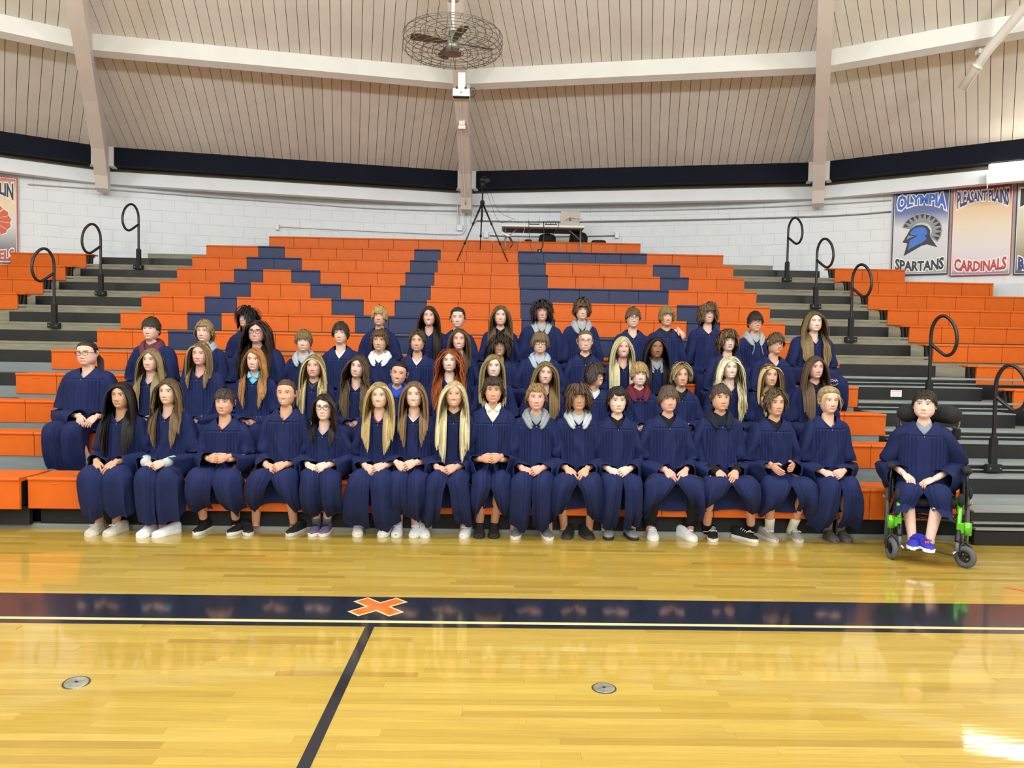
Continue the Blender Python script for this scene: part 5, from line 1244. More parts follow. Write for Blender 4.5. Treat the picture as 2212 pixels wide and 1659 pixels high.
SECOND_ROW = [
 (181, 789, dict(style='back', hair='#372a23', skin='fair', smile=.45, glasses='#2b2430', shirt=('vee', '#cfcfca'), big=1.28, wid=1.08, jaw=1.12, pony=.22, pony_x=.10, hs=1.03, hpx=(184, 905), pose='rest', kneel=.40, knee=.11, slit=1, gap=0, hem=.40, floor_z=.32, skirt_x=-.08, legs=True, tilt=-3), ' with glasses, broad, sitting at the left end of the'),
 (320, 802, dict(style='long', hair='#87714c', tips='#b29c6a', len=.56, k=13, curl=.004, freq=.7, skin='fair', smile=.02, shirt=('vee', '#b3b8bc')), ' over grey shirt'),
 (428, 789, dict(style='bob', hair='#755d3d', streak='#ae9462', len=.36, k=12, skin='rosy', smile=.4, shirt=('scoop', '#a03a3a'), wid=1.05, big=1.08), ' over red top'),
 (546, 801, dict(style='long', hair='#ad6b30', tips='#b88a52', len=.50, k=13, part=-.02, curl=.006, freq=.6, skin='fair', smile=.05, shirt=('collar', '#76bcd4')), ' over aqua collared shirt'),
 (675, 815, dict(style='long', hair='#8f764a', streak='#d6c28c', streak_p=.55, len=.54, k=14, skin='rosy', smile=.5, shirt=('tee', '#25272c'), necklace=True), ' over charcoal tee with necklace'),
 (768, 816, dict(style='long', hair='#473829', tips='#705a41', len=.60, k=14, curl=.008, freq=.8, skin='fair', smile=.25, tilt=9, yaw=-8), ', head tilted'),
 (856, 831, dict(style='back', hair='#1c1614', skin='warm', smile=.6, teeth=.4, shirt=('hood', '#2c4bab'), tilt=8, pony=.18, pony_x=.07, big=.92), ' over royal blue hoodie'),
 (970, 803, dict(style='long', hair='#95481f', tips='#a95c2c', len=.60, k=16, curl=.012, freq=1.5, vol=.28, skin='pale', smile=.5, shirt=('scoop', '#9ccdd4'), w=.0085), ' over pale aqua top'),
 (1066, 815, dict(style='long', hair='#8c7649', tips='#bba978', len=.50, k=13, part=.02, skin='pale', smile=.03), ', gown closed at the neck'),
 (1177, 830, dict(style='long', hair='#81683f', tips='#927a50', len=.55, k=13, skin='fair', smile=.45, tilt=4), ', head slightly tilted, partly hidden'),
 (1285, 834, dict(style='short', hair='#3f332a', len=.125, sides=.75, fringe_z=.02, skin='warm', smile=.1, teeth=.7, glasses='#17171a', shirt=('tee', '#c6d0d4'), yaw=38, frown=.8), ', glasses, turning to the side'),
 (1383, 833, dict(style='short', hair='#a38653', len=.095, sides=.4, fringe_z=.025, skin='pale', smile=.02, shirt=('hood', '#66202f')), ' over maroon hoodie'),
 (1474, 835, dict(style='short', hair='#98825a', len=.125, curtain=True, sides=.7, vol=.10, fringe_z=.03, skin='warm', smile=.02, shirt=('tee', '#17191f')), ' over dark tee'),
 (1580, 818, dict(style='long', hair='#cfc296', tips='#bfae7c', streak='#e8e0bf', len=.58, k=14, curl=.006, freq=.6, vol=.16, skin='pale', smile=.7, teeth=.6), ', smiling broadly, gown closed'),
 (1667, 835, dict(style='long', hair='#564431', streak='#c0a46c', streak_p=.45, len=.42, k=12, skin='tan', smile=.35), ', neck bare, gown closed'),
 (1766, 818, dict(style='long', hair='#553f2d', tips='#6e553c', len=.60, k=14, skin='rosy', smile=.35, shirt=('tee', '#14161b')), ' over black top'),
]
for i, (px, py, o, w) in enumerate(SECOND_ROW):
    o.setdefault('group', GW)
    person(2, px, py, o, 'person with glasses and pale collar in wide navy gown, far left end of second row' if i == 0 else f'person in navy gown{w}, second row, {ORDN[i]} from left')
THIRD_ROW = [
 (320, 734, dict(style='short', hair='#33281f', len=.065, sides=.3, sweep=.03, skin='fair', smile=.2, shirt=('hood', '#653342'), big=1.1, hs=1.02), ' over maroon hoodie'),
 (436, 738, dict(style='curly', hair='#957b4e', len=.075, curl=.005, skin='fair', smile=.3, shirt=('hood', '#a2a7ab')), ' over grey hoodie'),
 (551, 740, dict(style='long', hair='#2f251f', len=.62, k=14, curl=.008, freq=.8, vol=.26, skin='rosy', smile=.4, teeth=.15, glasses='#141318', big=1.25, wid=1.08, jaw=1.1, hs=1.03), ' with glasses, broad'),
 (652, 759, dict(style='short', hair='#776241', len=.085, sides=.35, skin='fair', smile=.05, shirt=('hood', '#a9afb3'), yaw=6), ' over loose grey hoodie'),
 (733, 742, dict(style='short', hair='#2d251f', len=.095, sides=.4, fringe_z=.035, skin='fair', smile=.0, shirt=('vee', '#e4e4e4'), vdip=.13), ' over white vest'),
 (818, 758, dict(style='curly', hair='#554029', len=.085, curl=.006, skin='tan', smile=.25, shirt=('hood', '#e4e6e8')), ' over white hoodie'),
 (900, 759, dict(style='short', hair='#4a3b2c', len=.085, curtain=True, sides=.35, fringe_z=.045, skin='warm', smile=.5, shirt=('vee', '#e6e6e6'), vdip=.12), ' over white tee'),
 (991, 755, dict(style='bob', hair='#5b4532', len=.42, k=12, skin='rosy', smile=.65, teeth=.5, shirt=('vee', '#a7b6cb')), ' over pale blue top'),
 (1079, 769, dict(style='short', hair='#33291f', len=.165, sides=1.0, backlen=1.1, vol=.2, fringe_z=.035, part=-.02, w=.0085, n=1600, skin='tan', smile=.1), ', gown closed, slight'),
 (1167, 763, dict(style='short', hair='#735c3d', len=.105, sides=.4, fringe_z=.02, skin='fair', smile=.05, glasses='#131316', shirt=('hood', '#a7b5c4'), strings=True, big=1.2, wid=1.05), ' with glasses over pale blue hoodie'),
 (1265, 759, dict(style='back', hair='#755b43', skin='fair', smile=.15, glasses='#7c6a66', rim=.0015, shirt=('tee', '#191b25'), pony=.22, pony_x=.06, wisps=((-.05, .12, .01),)), ' with thin glasses over dark tee'),
 (1347, 772, dict(style='long', hair='#d2c596', tips='#ddd2a8', len=.66, k=14, skin='rosy', smile=.75, teeth=.7), ', smiling, gown zipped to the neck'),
 (1420, 773, dict(style='long', hair='#171413', len=.64, k=14, vol=.14, skin='brown', smile=.4, shirt=('hood', '#8d9195')), ' over grey print hoodie'),
 (1576, 758, dict(style='short', hair='#483829', streak='#8f5e33', streak_p=.2, len=.135, sides=1.0, backlen=1.0, vol=.13, curl=.004, freq=.8, fringe_z=.03, skin='pale', smile=.3, lip='#a53c52', wid=1.04), ', gown closed, bright lips'),
 (1677, 764, dict(style='short', hair='#5a4731', len=.085, sides=.4, sweep=.05, skin='warm', smile=.02, frown=.5, glasses='#151517', shirt=('vee', '#e6e2d4'), tilt=6, yaw=10), ' with glasses over white tee, head tilted'),
]
for i, (px, py, o, w) in enumerate(THIRD_ROW):
    o.setdefault('group', GW); w = w.replace(', gown closed, bright lips', ', neck bare, gown closed') ; person(3, px, py, o, f'person in navy gown{w}, third row, {ORDN[i]} from left')
TOP_ROW = [
 (529, 706, dict(style='short', hair='#141215', len=.15, sides=1.0, backlen=1.2, sweep=.05, vol=.16, fringe_z=.02, skin='fair', smile=-.3, yaw=-22, tilt=3), ', looking aside, half hidden'),
 (818, 703, dict(style='short', hair='#ae9059', len=.105, sides=.35, mess=.14, fringe_z=.03, skin='warm', smile=.35, vdip=.05), ', gown closed, broad shoulders'),
 (926, 703, dict(style='long', hair='#362921', len=.58, k=14, skin='rosy', smile=.75, teeth=.7, shirt=('vee', '#8d9193')), ' over grey shirt, smiling'),
 (988, 707, dict(style='back', hair='#2b221d', skin='fair', smile=.5, bun=.03, wisps=((-.06, .10, .014), (.06, .10, .014), (-.055, .07, .02), (.058, .08, .02)), cap=.012), ', gown plain, smiling'),
 (1081, 702, dict(style='long', hair='#66513a', tips='#7b6448', len=.56, k=14, skin='fair', smile=.15, shirt=('tee', '#191b22')), ' over black tee'),
 (1171, 693, dict(style='short', hair='#2a221d', len=.155, sides=1.0, backlen=1.0, vol=.16, curl=.007, freq=1.0, fringe_z=.035, skin='rosy', smile=.1, shirt=('hood', '#a3a9ad'), big=1.18, wid=1.06), ' over light grey hoodie'),
 (1258, 690, dict(style='short', hair='#57422d', len=.115, sides=.6, vol=.14, fringe_z=.03, skin='fair', smile=.4, shirt=('hood', '#9ba1a5'), strings=True), ' over grey hoodie with drawstrings'),
 (1369, 707, dict(style='short', hair='#654e35', len=.065, sides=.35, sweep=.03, skin='fair', smile=.5, teeth=.3, glasses='#17171c', elbowR=(.20, .13, .40), cuffR=.55, handR_px=(1463, 714, -.045), handR_d=(.5, -.55, -.65), handR_n=(-.3, .5, -.7)), ' with glasses, arm around a neighbour'),
 (1442, 704, dict(style='short', hair='#857049', len=.115, sides=.45, fringe_z=.03, part=.01, skin='warm', smile=.2, shirt=('tee', '#21232b')), ' over dark tee, embraced by a neighbour'),
 (1532, 698, dict(style='short', hair='#65503a', len=.145, sides=.9, backlen=1.0, vol=.16, fringe_z=.03, skin='fair', smile=.1, shirt=('scoop', '#661f2b')), ' over maroon top'),
 (1635, 716, dict(style='short', hair='#241e1a', len=.075, sides=.35, skin='warm', smile=.15, glasses='#151519', shirt=('hood', '#a1a4a6'), strings=True), ' with glasses over grey hoodie'),
 (1763, 716, dict(style='long', hair='#675035', tips='#9c8458', len=.60, k=14, curl=.005, freq=.6, skin='pale', smile=.4, big=1.2, wid=1.06, jaw=1.08, hs=1.03, vdip=.12, knee=.12, kneel=.38, skirt_x=.10, legs=True, hem=.98), ', broad, right end beside the aisle'),
]
for i, (px, py, o, w) in enumerate(TOP_ROW):
    o.setdefault('group', GW); person(4, px, py, o, f'person in navy gown{w}, top row, {ORDN[i]} from left')

_p = PEOPLE[-1]; _pm = pm('pink_thread', '#e0a8b8', .6)
_pt = text('CHA', .040, _pm, _p, name='embroidered_letters', bold=.001); _w = at_y(1801, 822, _p.location.y-.43)
_pt.matrix_local = Matrix.Translation((_w.x-_p.location.x, -.437, _w.z-_p.location.z)) @ FACE
_t = np.linspace(math.radians(190), math.radians(375), 14); MB().tube(np.stack([.04*np.cos(_t), 0*_t, .022*np.sin(_t)], 1), .002, 5).build('embroidered_loop', pm('white_thread', '#e8e4ea', .6), _p, True, (_w.x-_p.location.x, -.437, _w.z-_p.location.z-.03))
# ------------------------------------------------------------------ wheelchair and the person in it
WR = math.radians(-27)
WX, WY = 3.60, 6.20                                       # floor point under the seat
def wheelchair():
    r = empty('wheelchair', (WX, WY, 0), WR); tag(r, 'manual wheelchair with lime green frame, black headrest and grey tyres', 'wheelchair')
    M_LIME = pm('lime_paint', '#5fc21e', 0.25, 0.3, var=0.05, coat=.6); M_TYRE = pm('grey_tyre', '#55585c', 0.7, var=0.08); M_PAD = pm('black_pad', '#1b1c1f', 0.85, var=0.12, bump=.1, bscale=150)
    M_CHR = pm('brushed_metal', '#a8aaa8', 0.3, 0.8)
    def wheel(x, y, rad, w, name, steer=0.0, spokes=0, rim=True):
        e_ = empty(name, (x, y, rad), 0, r); e_.rotation_euler = (0, 0, steer)
        t = np.linspace(0, 2*math.pi, 41)[:-1]
        MB().tube(np.stack([0*t, (rad-w)*np.cos(t), (rad-w)*np.sin(t)], 1), w, 10, closed=True).build('tyre', M_TYRE, e_, True)
        MB().tube(np.stack([0*t, (rad-2.1*w)*np.cos(t), (rad-2.1*w)*np.sin(t)], 1), w*.5, 6, closed=True).build('rim', M_BLACK, e_, True)
        MB().lathe([(.001, -w), (rad*.18, -w), (rad*.18, w), (.001, w)], 14, Matrix.Rotation(math.pi/2, 4, 'Y')).build('hub', M_BLACK, e_)
        for k in range(spokes):
            a = k*2*math.pi/spokes; MB().tube([(0, 0, 0), (0, (rad-2*w)*math.cos(a), (rad-2*w)*math.sin(a))], .0022 if spokes > 8 else rad*.11, 6).build('spoke', M_CHR if spokes > 8 else M_BLACK, e_)
        return e_
    for s_ in (-1, 1):
        wheel(s_*.29, .14, .265, .017, 'rear_wheel', 0, 20)
        c = wheel(s_*.255, -.43, .085, .022, 'caster_wheel', math.radians(25 if s_ < 0 else 55), 4)
        # caster fork
        MB().tube(smooth_path([(s_*.255, -.43+.03, .27), (s_*.255, -.41, .20), (s_*.255+.034, -.42, .16), (s_*.255+.036, -.43, .085)], 3), .010, 6).build('caster_fork', M_BLACK, r, True)
        MB().tube(smooth_path([(s_*.255, -.41, .20), (s_*.255-.034, -.42, .16), (s_*.255-.036, -.43, .085)], 3), .010, 6).build('caster_fork', M_BLACK, r, True)
        MB().lathe([(.001, .175), (.008, .175), (.008, .25), (.03, .25), (.03, .345), (.001, .35)], 12, Matrix.Translation((s_*.265, -.40, 0))).build('caster_housing', M_LIME, r, True)
        MB().box(-.045, .045, -.012, .012, -.04, .04, .004, Matrix.Translation((s_*.235, -.40, .30))).build('housing_plate', M_LIME, r)
        # green front tube, curving down to the footplate
        MB().tube(smooth_path([(s_*.215, .18, .455), (s_*.215, -.10, .46), (s_*.215, -.26, .455), (s_*.213, -.345, .42), (s_*.208, -.385, .34), (s_*.204, -.405, .235)], 4), .0175, 12).build('front_tube', M_LIME, r, True)
        MB().tube([(s_*.206, -.395, .285), (s_*.203, -.412, .205), (s_*.202, -.417, .19)], .022, 12).build('tube_sleeve', M_BLACK, r, True)
        MB().tube([(s_*.2, -.415, .21), (s_*.196, -.43, .12)], [.010, .017], 10).build('foot_hanger', pm('grey_plastic', '#6f7479', .5), r, True)
        for z in (.385,): MB().tube([(s_*.21-.0, -.365, z-.012), (s_*.21, -.355, z+.014)], .0225, 12).build('clamp_ring', M_BLACK, r, True)
        # back posts, armrests, side guards, push handles
        MB().tube(smooth_path([(s_*.215, .18, .42), (s_*.215, .20, .60), (s_*.21, .24, .95), (s_*.205, .30, 1.02), (s_*.2, .40, 1.02)], 4), .0125, 10).build('back_post', M_BLACK, r, True)
        MB().tube(smooth_path([(s_*.275, -.10, .40), (s_*.278, -.12, .55), (s_*.275, -.10, .685), (s_*.272, .06, .70), (s_*.262, .20, .68)], 4), .011, 8).build('armrest_tube', M_BLACK, r, True)
        MB().box(-.032, .032, -.16, .12, -.016, .022, .012, Matrix.Translation((s_*.275, -.02, .712))).build('armrest_pad', M_PAD, r)
        MB().prism([(-.14, .44), (.18, .44), (.2, .56), (.05, .62), (-.12, .60), (-.16, .5)], s_*.258-.006, s_*.258+.006, 'yz').build('side_guard', M_PAD, r)
        MB().ball((s_*.222, -.30, .500), (.026, .058, .055), 12, 8).build('knee_pad', M_PAD, r, True)
        MB().tube(smooth_path([(s_*.262, -.05, .44), (s_*.30, -.08, .43), (s_*.325, -.09, .45)], 3), .007, 6).build('brake_lever', M_CHR, r, True)
        MB().tube([(s_*.215, .10, .45), (s_*.26, .14, .27)], .012, 8).build('axle_strut', M_BLACK, r, True)
        MB().tube([(s_*.215, -.25, .45), (s_*.225, -.05, .30), (s_*.22, .16, .30)], .011, 8).build('lower_rail', M_BLACK, r, True)
    MB().tube([(-.22, -.18, .31), (.22, -.18, .31)], .010, 8).build('cross_bar', M_BLACK, r, True)
    MB().tube([(-.22, .14, .27), (.22, .14, .27)], .012, 8).build('axle_bar', M_BLACK, r, True)
    MB().tube([(-.2, -.2, .30), (.2, .12, .40)], .010, 8).build('cross_brace', M_BLACK, r, True)
    MB().tube([(.2, -.2, .30), (-.2, .12, .40)], .010, 8).build('cross_brace', M_BLACK, r, True)
    MB().box(-.205, .205, -.27, .17, .42, .478, .02).build('seat_cushion', M_PAD, r)
    # backrest shell
    G = []
    for z in np.linspace(.47, .97, 8):
        x = np.linspace(-.2, .2, 9); G.append(np.stack([x, .215+.10*(z-.47)-.9*(x*x)*1.1, z+0*x], -1))
    mb = MB(); G = np.array(G); mb.grid(G, flip=True); mb.grid(G+(0, .03, 0)); mb.build('backrest', M_PAD, r, True)
    # headrest: two swept wings and hardware
    for s_ in (-1, 1):
        P = smooth_path([(0, .17, 1.15), (s_*.09, .16, 1.15), (s_*.16, .12, 1.145), (s_*.20, .06, 1.135)], 4); rr = np.interp(np.linspace(0, 1, len(P)), [0, .5, .85, 1], [.07, .085, .075, .035])
        MB().tube(P, rr, 14, flat=.95).build('headrest_wing', M_PAD, r, True)
        MB().tube(smooth_path([(s_*.14, .24, .98), (s_*.21, .20, 1.02), (s_*.225, .17, 1.08), (s_*.215, .15, 1.10)], 3), .012, 7).build('headrest_bracket', M_CHR, r, True)
        MB().box(-.03, .03, -.03, .03, -.05, .05, .012, Matrix.Translation((s_*.215, .21, .98))).build('shoulder_mount', M_PAD, r)
        # footplates
        M = Matrix.Translation((s_*.095, -.465, .105)) @ Matrix.Rotation(math.radians(8*s_), 4, 'Y') @ Matrix.Rotation(math.radians(-12), 4, 'X')
        MB().box(-.088, .088, -.085, .075, -.008, .006, .004, M).build('footplate', M_BLACK, r)
        MB().tube([(s_*.196, -.43, .125), (s_*.17, -.44, .10)], .010, 8).build('footplate_hinge', M_CHR, r)
    # black bag hung on the side, rear
    G = MB(); G.ball((-.30, .10, .60), (.045, .12, .12), 12, 8); G.build('side_bag', M_PAD, r, True)
    G = MB(); G.ball((.31, .14, .50), (.035, .13, .06), 12, 8); G.build('side_bag', M_PAD, r, True)
    return r
wheelchair()
c_, s__ = math.cos(WR), math.sin(WR)
W_OPT = dict(seat=(WY+.06, .478), rz=WR, style='short', hair='#2b2420', len=.048, sides=.5, skin='pale', smile=-.1, shirt=('tee', '#8b949c'), head_y=-.03, hs=1.0, wid=1.05, jaw=1.1, gaze=-.8, yaw=-6, nod=-3,
    kneel=.36, knee=.12, hem=.36, slit=.0, gap=.12, part_lift=.05, big=1.12, elbow=(.225, .06, .235), handL=(-.145, -.22, .185), handL_d=(.5, -.75, -.45), handL_n=(-.1, .3, -.95), handR=(.085, -.24, .165), handR_d=(-.85, -.35, -.38), handR_n=(.1, .35, -.93), cuff=.80, slw=1.15,
    feet=[(0, 0), (0, 0)], zip=True, fold=.15, group=GW, vdip=.105)
PW_X = None
def wc_person():
    o = dict(W_OPT); hip = WY+.06
    ch = at_y(2011, 905, hip+o['head_y']-.07)
    # shoes resting on the footplates, crossed a little: given in chair space, turned into the body's own frame
    o['feet'] = [(ch.x-.075, hip-.60), (ch.x+.055, hip-.625)]
    o['floor_z'] = .118; o['shoe'] = ('#2b2fb4', '#eef0f4', '#3a2a8c'); o['toe_dir'] = {-1: (.15, 1), 1: (-.35, 1)}; o['shoe_len'] = .25
    b_ = person(1, 2011, 905, o, 'person in navy gown over patterned grey shirt, blue sneakers, seated in the wheelchair')
    tx = text('N', .036, pm('coral_mark', '#e0584a', .5), b_, name='shoe_letter', bold=.002)
    tx.matrix_local = Matrix.Translation((.026, -.562, .118-.478+.066)) @ Matrix.Rotation(math.radians(15), 4, 'Z') @ Matrix.Rotation(math.radians(38), 4, 'X')
    return b_
PW = wc_person()

# ------------------------------------------------------------------ table with the streaming gear at the top of the bleachers
M_TABLE = pm('white_table_top', '#e6e6e2', .45, var=.03); M_LEG = pm('grey_leg', '#8b8c8c', .4, .5)
TY = row_y(12)+0.36; TZ0 = deck_z(12)
ta = at_y(1084, 484, TY); tb = at_y(1263, 491, TY)
TW = tb.x-ta.x; TZ = (ta.z+tb.z)/2
T_ = empty('folding_table', ((ta.x+tb.x)/2, TY, TZ0)); tag(T_, 'white folding table with grey legs at the top of the bleachers', 'table')
th = TZ-TZ0
MB().box(-TW/2, TW/2, -.02, .56, th-.03, th+.012, .008).build('table_top', M_TABLE, T_)
MB().box(-TW/2+.03, TW/2-.03, .0, .54, th-.055, th-.03).build('apron', pm('dark_apron', '#4a3a36', .6), T_)
for s_ in (-1, 1):
    x = s_*(TW/2-.07)
    for y in (.04, .50): MB().tube([(x, y, 0), (x, y, th-.03)], .0135, 8).build('leg', M_LEG, T_, True)
    MB().tube([(x, .04, .09), (x, .5, .09)], .010, 8).build('stretcher', M_LEG, T_, True)
    MB().tube([(x, .06, th-.24), (x-s_*.22, .06, th-.05)], .0085, 8).build('brace', M_LEG, T_, True)
LP = at_y(1231, 484, TY+.25); lap = empty('laptop', (LP.x, TY+.22, TZ+.013)); tag(lap, 'open silver laptop seen from behind on the folding table', 'laptop')
M_LAP = pm('silver_lid', '#b3aaa2', .4, .4, var=.03)
LWd = 42/F_PX*TY; LH = 34/F_PX*TY
MB().box(-LWd/2, LWd/2, .01, .24, 0, .016, .004).build('keyboard_base', M_LAP, lap)
M = Matrix.Translation((0, .012, .012)) @ Matrix.Rotation(math.radians(10), 4, 'X')
lid = MB().box(-LWd/2, LWd/2, -.006, .004, 0, LH, .004, M).build('lid', M_LAP, lap)
dsc = MB().lathe([(.001, 0), (.024, 0), (.024, .0015), (.001, .002)], 20, M @ Matrix.Translation((0, -.006, LH*.45)) @ FACE).build('emblem', pm('dark_emblem', '#2c2c30', .3), lid)
t_ = text('hp', .036, M_LAP, lid, name='emblem_letters'); t_.matrix_local = M @ Matrix.Translation((0, -.0085, LH*.45+.003)) @ FACE
def gadget(name, px, py, w, d, h, label, mat, cat, ant=0):
    g_ = at_y(px, py, TY+.12); e_ = empty(name, (g_.x, TY+.12, TZ+.0125)); tag(e_, label, cat)
    MB().box(-w/2, w/2, -d/2, d/2, 0, h, .004).build('case', mat, e_)
    for k in range(ant):
        x = -w/2+.01+k*(w-.02)/max(1, ant-1); MB().tube([(x, d/2, h*.5), (x+(.012 if k else -.012), d/2, h+.09)], .004, 6).build('antenna', M_BLACK, e_, True)
    return e_
gadget('wireless_router', 1154, 474, .19, .12, .03, 'flat black router with two antennas on the folding table', M_BLACKM, 'router', 2)
g2 = gadget('capture_box', 1190, 474, .22, .12, .03, 'black capture box with plugged cables beside the laptop', M_BLACKM, 'electronics', 0)
for k in range(5):
    x = -.09+k*.045; MB().tube(smooth_path([(x, -.02, .03), (x-.01, -.03, .075+.012*(k % 2)), (x+.025, -.03, .09-.01*(k % 3)), (x+.045, -.02, .03)], 4), .004, 6).build('cable_loop', M_BLACK if k % 2 else pm('red_cable', '#7a2a2a', .5), g2, True)
    MB().box(x-.008, x+.008, -.03, -.01, .025, .06, .003).build('plug', M_BLACK if k % 2 == 0 else M_LEG, g2)
def cable(pts, label, r=.0045, Y=None, mat=M_BLACK):
    P = [at_y(x, y, TY+dy) for x, y, dy in pts]; e_ = empty('power_cable', P[0]); tag(e_, label, 'cable', 'loose cables')
    MB().tube(smooth_path([tuple(q-P[0]) for q in P], 5), r, 6).build('wire', mat, e_, True); return e_
cable([(1142, 478, -.02), (1143, 500, -.035), (1146, 530, -.05), (1150, 545, -.06)], 'long black cable hanging from the left of the router to the bench')
cable([(1174, 478, -.02), (1175, 505, -.03), (1173, 530, -.04), (1166, 543, -.06)], 'thick black cable bundle hanging from the middle of the table', .009)
cable([(1207, 478, -.03), (1206, 490, -.035), (1200, 500, -.04), (1190, 512, -.03)], 'thin black cable curling under the right half of the table')
cable([(1131, 478, -.02), (1133, 492, -.03), (1128, 510, -.03), (1123, 524, -.03)], 'thin white cable hanging under the left half of the table', .003, mat=M_WHITE)
cable([(1150, 545, -.12), (1158, 559, -.34), (1163, 558, -.34), (1168, 545, -.12)], 'black cable loop dangling over the navy bench front')
cable([(1222, 476, .1), (1232, 471, .08), (1245, 473, .06), (1258, 474, .04)], 'black cord lying in front of the laptop')
ps = at_y(1165, 544, TY-.06); e_ = empty('power_adapter', (ps.x, TY-.10, ps.z-.0)); tag(e_, 'small black power adapter hanging below the table', 'adapter'); MB().box(-.04, .04, -.03, .03, -.03, .04, .006).build('case', M_BLACKM, e_); MB().box(-.012, .012, -.035, -.028, -.01, .015).build('status_light', M_LEG, e_)
pstrip = at_y(1094, 508, TY+.05); e_ = empty('power_strip', (pstrip.x, TY+.03, pstrip.z)); tag(e_, 'white power strip dangling beside the left table leg', 'power strip')
M = Matrix.Rotation(math.radians(28), 4, 'Y'); MB().box(-.075, .075, -.02, .02, -.018, .018, .006, M).build('housing', M_WHITE, e_)
for k in range(4):
    x = .06-.012*k; MB().tube(smooth_path([(x, -.02, -.03), (x+.04, -.03, -.09), (x+.055+.008*k, -.03, -.16), (x+.04, -.02, -.21-.01*k)], 4), .005, 6).build('cord', M_BLACK, e_, True)
# bags behind the table on the top bench
def backpack(px, py, w, h, label, name='backpack', Y=None):
    Yb = (Y or row_y(13)+.18); q = at_y(px, py, Yb); e_ = empty(name, (q.x, Yb, row_z(13)+.0)); tag(e_, label, 'bag')
    M_BAG = pm('black_nylon', '#151517', .8, var=.15, bump=.2, bscale=80); zt = max(.06, h)
    u = np.linspace(0, 2*math.pi, 25)[:-1]; G = []
    for k, z in enumerate(np.linspace(0, 1, 9)):
        f_ = (1-.18*z)*(1 if z < .7 else math.sqrt(max(.02, 1-((z-.7)/.3)**2))); G.append(np.stack([w/2*f_*np.sign(np.cos(u))*np.abs(np.cos(u))**.6, .10*f_*np.sign(np.sin(u))*np.abs(np.sin(u))**.6, z*zt+0*u], -1))
    MB().grid(np.array(G), True, True, True).build('sack', M_BAG, e_, True)
    if h > .12:
        MB().grid(np.array(G)[1:5]*np.array((.72, 1.25, .75))+(0, -.012, .02), True, True, True).build('front_pocket', M_BAG, e_, True)
        MB().tube(smooth_path([(-.04, .0, zt-.01), (-.03, 0, zt+.035), (.03, 0, zt+.035), (.04, 0, zt-.01)], 3), .007, 6).build('grab_loop', M_BAG, e_, True)
        for s_ in (-1, 1): MB().tube(smooth_path([(s_*.06, -.10, zt*.8), (s_*w*.42, -.13, zt*.5), (s_*w*.4, -.11, zt*.1)], 3), .010, 6).build('strap', M_BAG, e_, True)
    return e_
backpack(1182, 520, .34, .175, 'round topped black backpack under the middle of the table')
backpack(1249, 520, .36, .225, 'larger black backpack under the right end of the table')
backpack(1293, 522, .30, .075, 'flat black pouch bag right of the larger backpack', 'pouch_bag')
backpack(1141, 522, .15, .06, 'small black cloth bundle left of the backpacks', 'cloth_bundle')

